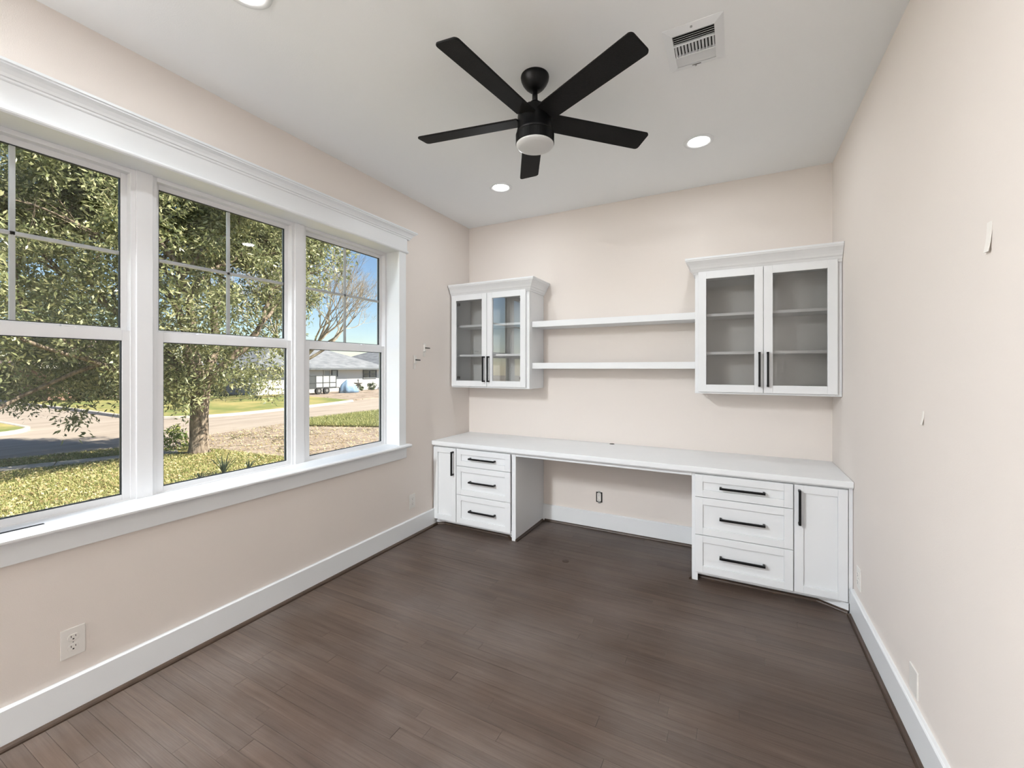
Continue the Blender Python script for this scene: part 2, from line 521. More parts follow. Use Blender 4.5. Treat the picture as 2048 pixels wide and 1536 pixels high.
# stool: wide nose in front of the wall, narrower between the jambs
nose = [(0.0, 0.737), (0.048, 0.737), (0.054, 0.742), (0.055, 0.750), (0.052, 0.756), (0.046, 0.759), (0.0, 0.759)]
prism(bm, [(x, WY0 - ca - 0.012, z) for x, z in nose], [(x, WY1 + ca + 0.012, z) for x, z in nose])
box(bm, -0.125, 0.001, WY0 + 0.001, WY1 - 0.001, 0.737, 0.759)
obj('stool', bm, M_TRIM, tr)
boxobj('apron', (0, 0.020, WY0 - ca + 0.012, WY1 + ca - 0.012, 0.652, 0.737), M_TRIM, tr, 0.002)
bm = bmesh.new()
box(bm, XE, 0.004, WY1, WY1 + 0.02, WZ0 - 0.03, WZ1)
obj('jamb', bm, M_TRIM, tr)
bm = bmesh.new()
box(bm, XE, 0.004, WY0 - 0.02, WY0, WZ0 - 0.03, WZ1)
obj('jamb', bm, M_TRIM, tr)
boxobj('soffit', (XE, 0.004, WY0 - 0.02, WY1 + 0.02, WZ1, WZ1 + 0.02), M_TRIM, tr)
boxobj('sill', (XE - 0.03, -0.12, WY0, WY1, WZ0 - 0.03, WZ0), M_TRIM, tr)
boxobj('slot', (-0.052, -0.034, -3.02, -2.905, 0.7585, 0.7597), M_SLOT, tr)

PITCH = 0.7965
UW = 0.736
for k in range(3):
    y1 = WY1 - k * PITCH
    y0 = y1 - UW
    wlab = ['white double-hung window unit nearest the desk', 'white double-hung window unit in the middle, trunk in view',
            'white double-hung window unit farthest from the desk'][k]
    w = thing('window_%d' % (k + 1), wlab, 'window', (-0.15, (y0 + y1) / 2, WZ0), kind='structure')
    fx0, fx1 = -0.186, -0.122
    if k < 2:
        boxobj('mullion', (fx0, -0.112, y0 - (PITCH - UW) - 0.001, y0 + 0.001, WZ0 + 0.0235, WZ1), M_VINYL, w, 0.002)
    # outer frame
    fw = 0.020
    bm = bmesh.new()
    box(bm, fx0, fx1, y0, y0 + fw, WZ0, WZ1); box(bm, fx0, fx1, y1 - fw, y1, WZ0, WZ1)
    box(bm, fx0, fx1, y0 + fw, y1 - fw, WZ1 - fw, WZ1); box(bm, fx0, fx1, y0 + fw, y1 - fw, WZ0, WZ0 + 0.03)
    obj('frame', bm, M_VINYL, w, 0.0015)
    # upper sash (outer track)
    def sash(nm, xa, xb, za, zb, side, top, bot, with_munt):
        bm = bmesh.new()
        a, b = y0 + fw * 0.6, y1 - fw * 0.6
        box(bm, xa, xb, a, a + side, za, zb); box(bm, xa, xb, b - side, b, za, zb)
        box(bm, xa, xb, a + side, b - side, zb - top, zb); box(bm, xa, xb, a + side, b - side, za, za + bot)
        s = obj(nm, bm, M_VINYL, w, 0.0015)
        gx = (xa + xb) / 2
        gy0, gy1, gz0, gz1 = a + side, b - side, za + bot, zb - top
        bm = bmesh.new()
        t = 0.003
        box(bm, gx - 0.004, gx + 0.010, gy0, gy0 + t, gz0, gz1); box(bm, gx - 0.004, gx + 0.010, gy1 - t, gy1, gz0, gz1)
        box(bm, gx - 0.004, gx + 0.010, gy0, gy1, gz1 - t, gz1); box(bm, gx - 0.004, gx + 0.010, gy0, gy1, gz0, gz0 + t)
        obj('gasket', bm, M_GASKET, s)
        if with_munt:
            ym = (gy0 + gy1) / 2; zm = (gz0 + gz1) / 2
            boxobj('muntin', (gx - 0.006, gx + 0.006, ym - 0.0085, ym + 0.0085, gz0, gz1), M_VINYL, s, 0.002)
            boxobj('muntin', (gx - 0.006, gx + 0.006, gy0, gy1, zm - 0.0085, zm + 0.0085), M_VINYL, s, 0.002)
        bm = bmesh.new()
        vv = [bm.verts.new(p) for p in ((gx + 0.008, gy0, gz0), (gx + 0.008, gy1, gz0), (gx + 0.008, gy1, gz1), (gx + 0.008, gy0, gz1))]
        bm.faces.new(vv)
        obj('pane', bm, M_GLASS, s)
        return s
    sash('upper_sash', -0.184, -0.158, 1.510, WZ1 - 0.014, 0.030, 0.030, 0.034, True)
    ls = sash('lower_sash', -0.156, -0.126, WZ0 + 0.012, 1.533, 0.036, 0.048, 0.042, False)
    # cam locks on the meeting rail
    for q in (0.3, 0.7):
        yy = y0 + UW * q
        bm = bmesh.new()
        box(bm, -0.153, -0.129, yy - 0.022, yy + 0.022, 1.533, 1.540)
        obj('latch', bm, M_VINYL, ls, 0.002)

# ------------------------------------------------------------------ built-in desk
def shaker(bm, x0, x1, z0, z1, yf, t=0.020, fw=0.045, rec=0.010):
    yb = yf + t
    box(bm, x0, x0 + fw, yf, yb, z0, z1); box(bm, x1 - fw, x1, yf, yb, z0, z1)
    box(bm, x0 + fw, x1 - fw, yf, yb, z1 - fw, z1); box(bm, x0 + fw, x1 - fw, yf, yb, z0, z0 + fw)
    box(bm, x0 + fw, x1 - fw, yf + rec, yb, z0 + fw, z1 - fw)

def pull(parent, c, length, vertical, yf):
    """square bar pull with two posts"""
    bm = bmesh.new()
    s = 0.0062
    off = 0.030
    h = length / 2
    if vertical:
        box(bm, c[0] - s, c[0] + s, yf - off - s, yf - off + s, c[1] - h, c[1] + h)
        for q in (-1, 1):
            z = c[1] + q * (h - s)
            box(bm, c[0] - s, c[0] + s, yf - off + s, yf, z - s, z + s)
    else:
        box(bm, c[0] - h, c[0] + h, yf - off - s, yf - off + s, c[1] - s, c[1] + s)
        for q in (-1, 1):
            x = c[0] + q * (h - s)
            box(bm, x - s, x + s, yf - off + s, yf, c[1] - s, c[1] + s)
    o = obj('handle', bm, M_BLACK, parent, 0.001, seg=1)
    o['label'] = 'slim black bar pull'
    return o

ZT, TT = 0.735, 0.033
YFACE, YDOOR = -0.553, -0.573
def base_cabinet(name, label, x0, x1, dr, dd, left):
    t = thing(name, label, 'cabinet', ((x0 + x1) / 2, -0.28, 0), 'base cabinets under the desk top')
    ztop = ZT - TT
    bm = bmesh.new()
    box(bm, x0, x0 + 0.018, YFACE + 0.02, -0.001, 0.0, ztop)
    box(bm, x1 - 0.018, x1, YFACE + 0.02, -0.001, 0.0, ztop)
    box(bm, x0 + 0.018, x1 - 0.018, -0.012, -0.001, 0.0, ztop)
    box(bm, x0 + 0.018, x1 - 0.018, YFACE + 0.02, -0.012, 0.075, 0.093)
    obj('body', bm, M_CAB, t, 0.001, seg=1)
    # face frame
    bm = bmesh.new()
    box(bm, x0, x0 + 0.035, YFACE, YFACE + 0.02, 0.0 if not left else 0.055, ztop)
    box(bm, x1 - 0.035, x1, YFACE, YFACE + 0.02, 0.0 if left else 0.055, ztop)
    box(bm, x0 + 0.035, x1 - 0.035, YFACE, YFACE + 0.02, ztop - 0.03, ztop)
    box(bm, x0 + 0.035, x1 - 0.035, YFACE, YFACE + 0.02, 0.045, 0.075)
    mid = (dr[1] + dd[0]) / 2 if not left else (dd[1] + dr[0]) / 2
    box(bm, mid - 0.02, mid + 0.02, YFACE, YFACE + 0.02, 0.075, ztop - 0.03)
    obj('face_frame', bm, M_CAB, t, 0.001, seg=1)
    # toe board with mitred returns at both ends
    bm = bmesh.new()
    yk = YFACE + 0.055
    if left:
        path = [(x0 + 0.002, YFACE + 0.012), (x0 + 0.075, yk), (x1 - 0.085, yk), (x1 - 0.030, YFACE + 0.004)]
    else:
        path = [(x0 + 0.022, YFACE + 0.004), (x0 + 0.024, yk), (x1 - 0.150, yk), (x1 - 0.020, YFACE - 0.018)]
    for (xa, ya), (xb, yb) in zip(path[:-1], path[1:]):
        dx, dy = xb - xa, yb - ya
        l = math.hypot(dx, dy); nx, ny = -dy / l * 0.012, dx / l * 0.012
        prism(bm, [(xa, ya, 0), (xb, yb, 0), (xb + nx, yb + ny, 0), (xa + nx, ya + ny, 0)],
              [(xa, ya, 0.055), (xb, yb, 0.055), (xb + nx, yb + ny, 0.055), (xa + nx, ya + ny, 0.055)])
    obj('toe_board', bm, M_CAB, t)
    bm = bmesh.new()
    for (xa, ya), (xb, yb) in zip(path[:-1], path[1:]):
        dx, dy = xb - xa, yb - ya
        l = math.hypot(dx, dy); nx, ny = dy / l, -dx / l
        prism(bm, [(xa + nx * d, ya + ny * d, z) for d, z in SHP], [(xb + nx * d, yb + ny * d, z) for d, z in SHP])
    s = obj('shoe_moulding', bm, M_SHOE, t)
    s['label'] = 'thin dark wood strip at the floor'
    zs = [0.060, 0.301, 0.541, 0.686]
    g = 0.0018
    for i in range(3):
        bm = bmesh.new()
        shaker(bm, dr[0], dr[1], zs[i] + g, zs[i + 1] - g, YDOOR)
        d = obj('drawer', bm, M_CAB, t, 0.0015)
        pull(d, ((dr[0] + dr[1]) / 2, (zs[i] + zs[i + 1]) / 2), 0.245, False, YDOOR + 0.006)
    bm = bmesh.new()
    shaker(bm, dd[0], dd[1], zs[0] + g, zs[3] - g, YDOOR)
    d = obj('door', bm, M_CAB, t, 0.0015)
    hx = dd[1] - 0.024 if left else dd[0] + 0.024
    pull(d, (hx, 0.559), 0.20, True, YDOOR)
    return t

base_cabinet('base_cabinet', 'white base cabinet with three drawers and narrow door in window-side corner', 0.002, 0.80,
             (0.249, 0.760), (0.008, 0.243), True)
rc = base_cabinet('base_cabinet', 'white base cabinet with three drawers and narrow door against the right wall', 2.078, 2.902,
                  (2.099, 2.625), (2.630, 2.880), False)
# scribe strip to the wall
boxobj('filler', (2.884, 2.902, YFACE - 0.012, YFACE, 0.055, ZT - TT), M_CAB, rc)

ct = thing('desk_top', 'long white desk top spanning both base cabinets along the wall', 'desk', (W / 2, -0.29, ZT - TT))
bm = bmesh.new(); box(bm, 0.002, 2.902, -0.590, -0.001, ZT - TT, ZT)
obj('slab', bm, M_TOP, ct, 0.002)
boxobj('rail', (0.801, 2.077, YFACE, YFACE + 0.02, 0.668, ZT - TT), M_CAB, ct, 0.001)
boxobj('slab_edge', (0.002, 2.902, -0.582, -0.562, ZT - TT - 0.006, ZT - TT), M_CAB, ct)
bm = bmesh.new()
lathe(bm, [(0.0, 0.0004), (0.014, 0.0004), (0.016, 0.0014), (0.020, 0.0014), (0.021, 0)], (1.426, -0.030, ZT), 24)
g = obj('grommet', bm, M_SLOT, ct)
g['label'] = 'small dark cable hole'

# ------------------------------------------------------------------ wall cabinets
def wall_cabinet(label, x0, x1, doors, left, zs):
    z0, z1 = 1.186, 2.036
    yb, yd = -0.300, -0.320
    t = thing('wall_cabinet', label, 'cabinet', ((x0 + x1) / 2, -0.15, z0), 'glass-door wall cabinets above the desk')
    bm = bmesh.new()
    th = 0.018
    box(bm, x0, x0 + th, yb + 0.02, -0.001, z0, z1); box(bm, x1 - th, x1, yb + 0.02, -0.001, z0, z1)
    box(bm, x0 + th, x1 - th, yb + 0.02, -0.001, z0 + 0.005, z0 + 0.023); box(bm, x0 + th, x1 - th, yb + 0.02, -0.001, z1 - th, z1)
    obj('body', bm, M_CAB, t, 0.001, seg=1)
    boxobj('back_panel', (x0 + th, x1 - th, -0.010, -0.001, z0 + 0.023, z1 - th), M_CABIN, t)
    bm = bmesh.new()
    sw = 0.034
    box(bm, x0, x0 + sw, yb, yb + 0.02, z0, z1); box(bm, x1 - sw, x1, yb, yb + 0.02, z0, z1)
    box(bm, x0 + sw, x1 - sw, yb, yb + 0.02, z1 - 0.035, z1); box(bm, x0 + sw, x1 - sw, yb, yb + 0.02, z0, z0 + 0.032)
    obj('face_frame', bm, M_CAB, t, 0.001, seg=1)
    for z in zs:
        boxobj('shelf', (x0 + th, x1 - th, yb + 0.045, -0.010, z - 0.019, z), M_CAB, t, 0.001)
    # crown
    pr = [(0.0, 2.010), (0.006, 2.010), (0.008, 2.020), (0.014, 2.026), (0.018, 2.034), (0.020, 2.040), (0.026, 2.046),
          (0.030, 2.058), (0.038, 2.074), (0.050, 2.090), (0.056, 2.096), (0.058, 2.104), (0.060, 2.106), (0.060, 2.118), (0.0, 2.118)]
    bm = bmesh.new()
    if left:
        sweep(bm, [[(x0, yb - d, z) for d, z in pr], [(x1 + d, yb - d, z) for d, z in pr], [(x1 + d, -0.001, z) for d, z in pr]])
    else:
        sweep(bm, [[(x1, yb - d, z) for d, z in pr], [(x0 - d, yb - d, z) for d, z in pr], [(x0 - d, -0.001, z) for d, z in pr]])
    obj('crown', bm, M_CAB, t)
    boxobj('top_board', (x0, x1, yb, -0.001, 2.100, 2.116), M_CAB, t)
    dz0, dz1 = 1.199, 2.024
    fw = 0.050
    for i, (a, b) in enumerate(doors):
        bm = bmesh.new()
        box(bm, a, a + fw, yd, yb, dz0, dz1); box(bm, b - fw, b, yd, yb, dz0, dz1)
        box(bm, a + fw, b - fw, yd, yb, dz1 - fw, dz1); box(bm, a + fw, b - fw, yd, yb, dz0, dz0 + fw)
        d = obj('door', bm, M_CAB, t, 0.0015)
        bm = bmesh.new()
        gy = yd + 0.013
        bm.faces.new([bm.verts.new(p) for p in ((a + fw, gy, dz0 + fw), (b - fw, gy, dz0 + fw), (b - fw, gy, dz1 - fw), (a + fw, gy, dz1 - fw))])
        obj('pane', bm, M_CGLASS, d)
        hx = b - 0.022 if i == 0 else a + 0.022
        pull(d, (hx, 1.353), 0.225, True, yd)
        hgx = a + fw - 0.004 if i == 0 else b - fw + 0.004
        for hz in ((1.275, 1.945) if left else ()):
            bm = bmesh.new()
            q = 1 if i == 0 else -1
            box(bm, hgx, hgx + q * 0.022, yb + 0.004, yb + 0.022, hz - 0.012, hz + 0.012)
            tube(bm, (hgx + q * 0.012, yb + 0.002, hz), (hgx + q * 0.012, yb + 0.026, hz), 0.007, 0.007, 10)
            obj('hinge', bm, M_PIN, d)
    return t
wall_cabinet('white wall cabinet with two glass doors beside the window', 0.006, 0.80, [(0.016, 0.3925), (0.3955, 0.772)], True, (1.487, 1.757))
wall_cabinet('white wall cabinet with two glass doors against the right wall', 2.078, 2.902, [(2.100, 2.4875), (2.4905, 2.878)], False, (1.475, 1.740))

for z, lab in ((1.708, 'upper thick white floating shelf between the wall cabinets'), (1.357, 'lower thick white floating shelf between the wall cabinets')):
    bm = bmesh.new(); box(bm, 0.801, 2.077, -0.255, -0.001, z, z + 0.049)
    tag(obj('floating_shelf', bm, M_CAB, None, 0.0015), lab, 'shelf', 'floating shelves above the desk')

# ------------------------------------------------------------------ ceiling fan
fc = Vector((1.485, -1.690, H))
fan = thing('ceiling_fan', 'matte black five-blade ceiling fan with white light bowl', 'ceiling fan', fc)
bm = bmesh.new()
lathe(bm, [(0.0, 0.0), (0.066, 0.0), (0.067, -0.005), (0.065, -0.018), (0.058, -0.034), (0.045, -0.052), (0.031, -0.065), (0.021, -0.070), (0, -0.070)], fc)
obj('canopy', bm, M_FAN, fan, smooth=True)
bm = bmesh.new(); lathe(bm, [(0, -0.066), (0.013, -0.066), (0.013, -0.135), (0, -0.135)], fc, 20)
obj('downrod', bm, M_FAN, fan, smooth=True)
bm = bmesh.new(); lathe(bm, [(0, -0.118), (0.014, -0.118), (0.024, -0.124), (0.027, -0.136), (0.027, -0.150), (0.022, -0.158), (0, -0.158)], fc, 24)
obj('coupling', bm, M_FAN, fan, smooth=True)
bm = bmesh.new()
lathe(bm, [(0, -0.150), (0.050, -0.152), (0.070, -0.158), (0.080, -0.170), (0.082, -0.195), (0.080, -0.215), (0.081, -0.240), (0.086, -0.262),
           (0.088, -0.275), (0, -0.275)], fc)
mo = obj('motor_housing', bm, M_FAN, fan, smooth=True)
bm = bmesh.new(); lathe(bm, [(0.0, -0.275), (0.089, -0.275), (0.091, -0.278), (0.091, -0.320), (0.0885, -0.322), (0, -0.322)], fc)
lr = obj('light_ring', bm, M_FAN, fan, smooth=False)
bm = bmesh.new(); lathe(bm, [(0.0, -0.321), (0.0885, -0.321), (0.0885, -0.325), (0.084, -0.331), (0.070, -0.337), (0.045, -0.341), (0, -0.343)], fc)
gl = obj('light_bowl', bm, M_GLOBE, fan, smooth=True)
gl['label'] = 'unlit white opal light bowl'
for k in range(5):
    a = math.radians(-98.0 + 72 * k)
    zb = H - 0.205
    bm = bmesh.new()
    r0, r1, w0, w1, cr = 0.075, 0.600, 0.052, 0.057, 0.018
    out = [(r0, -w0)]
    for q in range(7):
        th = -math.pi / 2 + q / 6 * math.pi / 2
        out.append((r1 - cr + cr * math.cos(th), -w1 + cr + cr * math.sin(th)))
    for q in range(7):
        th = q / 6 * math.pi / 2
        out.append((r1 - cr + cr * math.cos(th), w1 - cr + cr * math.sin(th)))
    out.append((r0, w0))
    pitch = math.radians(-13)
    def bl(p, dz):
        x, y = p
        yy = y * math.cos(pitch) - dz * math.sin(pitch)
        zz = y * math.sin(pitch) + dz * math.cos(pitch)
        return (fc.x + x * math.cos(a) - yy * math.sin(a), fc.y + x * math.sin(a) + yy * math.cos(a), zb + zz)
    prism(bm, [bl(p, -0.004) for p in out], [bl(p, 0.004) for p in out])
    b = obj('blade', bm, M_BLADE, fan, 0.0015, seg=1)
    bm = bmesh.new()
    prism(bm, [bl(p, 0.003) for p in ((0.05, -0.03), (0.14, -0.022), (0.14, 0.022), (0.05, 0.03))],
          [bl(p, 0.009) for p in ((0.05, -0.03), (0.14, -0.022), (0.14, 0.022), (0.05, 0.03))])
    obj('blade_bracket', bm, M_FAN, b)

# ------------------------------------------------------------------ recessed lights and added fill lamps
M_LENS = emit_mat('lit_lens', (1.0, 0.97, 0.93), 14.0)
cans_and_fills = [(0.743, -0.690, 'lit round recessed ceiling light near the window-side cabinet'),
        (2.129, -0.705, 'lit round recessed ceiling light near the right-wall cabinet'),
        (0.743, -2.600, 'lit round recessed ceiling light near the window, away from the desk'),
        (2.129, -2.600, 'lit round recessed ceiling light near the right wall, away from the desk'),
        (0.190, -4.150, 'added unseen fill lamp over the window wall, nearest the window'),  # from here on: lamps added out of view to brighten the room
        (0.190, -4.500, 'added unseen fill lamp over the window wall, middle of three'),
        (0.190, -4.850, 'added unseen fill lamp over the window wall, at the end wall')]
for x, y, lab in cans_and_fills:
    t = thing('recessed_or_fill_light', lab, 'ceiling light', (x, y, H), 'recessed ceiling lights')
    bm = bmesh.new()
    lathe(bm, [(0.060, 0.0), (0.060, -0.001), (0.064, -0.004), (0.074, -0.006), (0.082, -0.005), (0.086, -0.002), (0.087, 0.0)], (x, y, H))
    obj('trim_ring', bm, M_TRIM, t, smooth=True)
    bm = bmesh.new(); lathe(bm, [(0.061, -0.0012), (0.040, -0.0030), (0.0, -0.0036)], (x, y, H))
    obj('lens', bm, M_LENS, t, smooth=True)
    ld = bpy.data.lights.new('can_lamp', 'AREA')
    ld.shape = 'DISK'; ld.size = 0.11; ld.energy = FILL_POWER if y < -3.5 else CAN_POWER; ld.color = CAN_COLOR
    lo = bpy.data.objects.new('lamp', ld)
    C.objects.link(lo)
    lo.parent = t
    lo.location = (0, 0, -0.012)

# ------------------------------------------------------------------ air vent
vx0, vx1, vy0, vy1 = 2.058, 2.284, -1.690, -1.418
vent = thing('ceiling_vent', 'white square louvred air vent in the ceiling beside the fan', 'air vent', ((vx0 + vx1) / 2, (vy0 + vy1) / 2, H))
bw = 0.034
bm = bmesh.new()
ix0, ix1, iy0, iy1 = vx0 + bw, vx1 - bw, vy0 + bw, vy1 - bw
o = [(vx0, vy0), (vx1, vy0), (vx1, vy1), (vx0, vy1)]
i_ = [(ix0, iy0), (ix1, iy0), (ix1, iy1), (ix0, iy1)]
z_o, z_i, z_t = H - 0.0015, H - 0.012, H
O = [bm.verts.new((x, y, z_o)) for x, y in o]; I = [bm.verts.new((x, y, z_i)) for x, y in i_]
OT = [bm.verts.new((x, y, z_t)) for x, y in o]; IT = [bm.verts.new((x, y, z_t)) for x, y in i_]
for q in range(4):
    r = (q + 1) % 4
    bm.faces.new((O[q], O[r], I[r], I[q])); bm.faces.new((O[q], O[r], OT[r], OT[q])); bm.faces.new((I[q], I[r], IT[r], IT[q]))
obj('frame', bm, M_TRIM, vent)
boxobj('backing', (ix0, ix1, iy0, iy1, H - 0.0012, H - 0.0004), M_SLOT, vent)
ly = iy1 - iy0
ya, yb_ = iy0 + ly * 0.31, iy0 + ly * 0.67
def slat_x(yc, tilt):
    bm = bmesh.new()
    hw, th = (0.0055 if tilt > 0 else 0.0044), 0.0007
    dy, dz = hw * math.cos(tilt), hw * math.sin(tilt)
    zc = H - 0.0072
    prism(bm, [(ix0, yc - dy, zc - dz - th), (ix0, yc + dy, zc + dz - th), (ix0, yc + dy, zc + dz + th), (ix0, yc - dy, zc - dz + th)],
          [(ix1, yc - dy, zc - dz - th), (ix1, yc + dy, zc + dz - th), (ix1, yc + dy, zc + dz + th), (ix1, yc - dy, zc - dz + th)])
    obj('slat', bm, M_TRIM, vent)
for q in range(5):
    slat_x(iy0 + (q + 0.75) * (ya - iy0) / 5.2, math.radians(38))
for q in range(5):
    slat_x(yb_ + (q + 0.6) * (iy1 - yb_) / 5.2, math.radians(-38))
for yy in (ya, yb_):
    boxobj('divider', (ix0, ix1, yy - 0.002, yy + 0.002, H - 0.0125, H - 0.001), M_TRIM, vent)
ns = 12
for q in range(ns):
    xc = ix0 + (q + 0.5) * (ix1 - ix0) / ns
    bm = bmesh.new()
    tl = math.radians(48); hw = 0.0056; th = 0.0007
    dx, dz = hw * math.cos(tl), hw * math.sin(tl); zc = H - 0.0070
    P = [(xc - dx, zc - dz - th), (xc + dx, zc + dz - th), (xc + dx, zc + dz + th), (xc - dx, zc - dz + th)]
    prism(bm, [(x, ya, z) for x, z in P], [(x, yb_, z) for x, z in P])
    obj('slat', bm, M_TRIM, vent)
bm = bmesh.new(); tube(bm, ((vx0 + vx1) / 2 - 0.018, iy1 + 0.006, H - 0.013), ((vx0 + vx1) / 2 + 0.018, iy1 + 0.006, H - 0.013), 0.0016, 0.0016, 8)
obj('damper_lever', bm, M_PIN, vent)
for yy in (vy0 + 0.016, vy1 - 0.012):
    bm = bmesh.new(); lathe(bm, [(0.005, -0.004), (0.0045, -0.0085), (0, -0.009)], ((vx0 + vx1) / 2 - 0.004, yy, H), 12)
    obj('screw', bm, M_METAL, vent)

# ------------------------------------------------------------------ wall outlets and small wall things
def outlet(label, pos, axis, sgn, receptacles=True, plate=True, half=(0.036, 0.057)):
    """axis 'x': on a wall of constant x facing sgn; axis 'y': constant y"""
    t = thing('wall_outlet', label, 'outlet', pos, 'wall outlets')
    def P(u, v, d):
        if axis == 'x':
            return (pos[0] + sgn * d, pos[1] + u, pos[2] + v)
        return (pos[0] + u, pos[1] + sgn * d, pos[2] + v)
    def bx(nm, u0, u1, v0, v1, d0, d1, mat, par, bev=0.0):
        a, b = P(u0, v0, d0), P(u1, v1, d1)
        bm = bmesh.new(); box(bm, a[0], b[0], a[1], b[1], a[2], b[2])
        return obj(nm, bm, mat, par, bev)
    if plate:
        bx('plate', -half[0], half[0], -half[1], half[1], 0, 0.006, M_PLASTIC, t, 0.002)
    else:
        bx('box', -0.027, 0.027, -0.043, 0.043, 0.0002, 0.0012, M_SLOT, t)
        bx('strap', -0.011, 0.011, -0.052, 0.052, 0.0012, 0.004, M_METAL, t, 0.001)
        bx('device', -0.017, 0.017, -0.034, 0.034, 0.0012, 0.008, M_PLASTIC, t, 0.003)
    if receptacles:
        for vc in (-0.0195, 0.0195):
            bm = bmesh.new()
            pts = []
            for q in range(24):
                an = 2 * math.pi * q / 24
                pts.append((0.0165 * math.cos(an), max(-0.0125, min(0.0125, 0.0165 * math.sin(an)))))
            d0, d1 = (0.0055, 0.0085) if plate else (0.007, 0.0098)
            prism(bm, [P(u, vc + v, d0) for u, v in pts], [P(u, vc + v, d1) for u, v in pts])
            r = obj('receptacle', bm, M_PLASTIC, t, 0.0006, seg=1)
            bx('slot', -0.0075, -0.0055, vc + 0.0005, vc + 0.0085, d1 - 0.001, d1 + 0.0003, M_SLOT, r)
            bx('slot', 0.0055, 0.0075, vc + 0.0015, vc + 0.0080, d1 - 0.001, d1 + 0.0003, M_SLOT, r)
            bx('slot', -0.0025, 0.0025, vc - 0.0085, vc - 0.0035, d1 - 0.001, d1 + 0.0003, M_SLOT, r)
        bx('screw', -0.002, 0.002, -0.002, 0.002, 0.005, 0.0105 if not plate else 0.0068, M_METAL, t)
    return t
outlet('white duplex outlet low on the window wall, far from the desk', (0, -2.838, 0.278), 'x', 1)
outlet('white duplex outlet on the window wall beside the base cabinet', (0, -0.843, 0.282), 'x', 1)
outlet('outlet without cover plate in an open wall box under the desk', (1.310, 0, 0.272), 'y', -1, plate=False)
outlet('beige duplex outlet on the right wall beside the base cabinet', (W, -0.700, 0.256), 'x', -1)
outlet('blank white cover plate low on the right wall above baseboard', (W, -1.470, 0.220), 'x', -1, receptacles=False, half=(0.038, 0.05))

def bracket(label, y, z):
    t = thing('curtain_rod_bracket', label, 'bracket', (0, y, z), 'curtain rod brackets beside the window')
    boxobj('plate', (0, 0.004, y - 0.014, y + 0.014, z - 0.062, z + 0.050), M_PLASTIC, t, 0.001)
    boxobj('block', (0.004, 0.016, y - 0.012, y + 0.012, z - 0.018, z + 0.040), M_PLASTIC, t, 0.002)
    bm = bmesh.new()
    tube(bm, (0.014, y, z + 0.012), (0.062, y, z + 0.008), 0.0055, 0.0045, 12)
    obj('pin', bm, M_PIN, t)
bracket('white bracket with steel pin on window wall, the one nearer the cabinet', -0.690, 1.520)
bracket('white bracket with steel pin on window wall, the one nearer the window', -0.812, 1.418)

def strip(name, label, y, z, w, h, curl):
    bm = bmesh.new()
    n = 6
    A, B = [], []
    for q in range(n + 1):
        v = q / n
        lift = 0.001 + curl * (1 - v) ** 2
        zz = z - h / 2 + h * v
        A.append((W - lift, y - w / 2, zz)); B.append((W - lift, y + w / 2, zz))
    th = 0.0012
    for q in range(n):
        quad = [A[q], B[q], B[q + 1], A[q + 1]]
        prism(bm, [(p[0], p[1], p[2]) for p in quad], [(p[0] + th, p[1], p[2]) for p in quad])
    o = obj(name, bm, plain('peeled_strip', (0.84, 0.80, 0.75), 0.6))
    tag(o, label, 'strip', 'adhesive strips left on the right wall')
strip('adhesive_strip', 'larger white adhesive strip peeling high on the right wall', -1.980, 1.698, 0.024, 0.078, 0.007)
strip('adhesive_strip', 'small torn white adhesive strip on the right wall at eye height', -1.547, 1.187, 0.014, 0.048, 0.006)

# ================================================================== outdoors
GZ = -0.85
SZ = GZ - 0.11
def slab(name, pts, z1, z0, mat, label, cat):
    bm = bmesh.new()
    prism(bm, [(x, y, z0) for x, y in pts], [(x, y, z1) for x, y in pts])
    return tag(obj(name, bm, mat), label, cat, kind='structure')
slab('street', [(-180, -120), (-4, -120), (-4, 150), (-180, 150)], SZ, SZ - 0.3, M_STREET, 'pale concrete street outside the window', 'street')
NEAR = [(-0.4, -30), (-13.6, -30), (-13.3, -0.3), (-12.7, 1.8), (-11.0, 3.0), (-9.2, 3.05), (-7.4, 3.25), (-0.4, 3.3)]
slab('lawn', NEAR, GZ, SZ - 0.2, M_LAWN, 'front lawn strewn with yellow leaves below the window', 'lawn')
DRIVE = [(-0.4, 3.32), (-7.4, 3.27), (-9.2, 3.07), (-11.0, 3.02), (-13.4, 3.4), (-14.2, 8.6), (-12.4, 7.5), (-9.7, 8.6), (-0.4, 10.5)]
slab('driveway', DRIVE, GZ - 0.055, SZ - 0.2, M_DRIVE, 'cracked concrete driveway beyond the leafy lawn', 'driveway')
G3 = [(-12.4, 7.52), (-14.2, 8.8), (-14.0, 40), (-0.4, 40), (-0.4, 10.52), (-9.7, 8.62)]
slab('lawn', G3, GZ, SZ - 0.2, M_FARLAWN, 'green verge beyond the driveway', 'lawn')
# far corner lawns with kerbs
def arc(cx, cy, r, a0, a1, n=8):
    return [(cx + r * math.cos(math.radians(a0 + (a1 - a0) * i / n)), cy + r * math.sin(math.radians(a0 + (a1 - a0) * i / n))) for i in range(n + 1)]
FAR = arc(-22.6, 8.8, 3.1, -90, 0) + [(-19.8, 11.6), (-20.6, 15.0), (-21.4, 17.6), (-26.0, 18.6), (-31.2, 19.2), (-70, 19.4), (-70, 6.4), (-30, 6.0)]
slab('lawn', FAR, GZ, SZ - 0.2, M_FARLAWN, 'sunny lawn across the street behind the oak trunk', 'lawn')
ISL = [(-70, 0.6), (-24.8, 2.2)] + arc(-21.5, 0.6, 1.6, 90, 0) + [(-19.6, -2), (-19.6, -30), (-70, -30)]
slab('lawn', ISL, GZ, SZ - 0.2, M_FARLAWN, 'corner lawn across the street at the side road', 'lawn')
YARD = [(-22, 17.9), (-31.2, 19.6), (-70, 19.8), (-70, 70), (-27, 70), (-24, 30)]
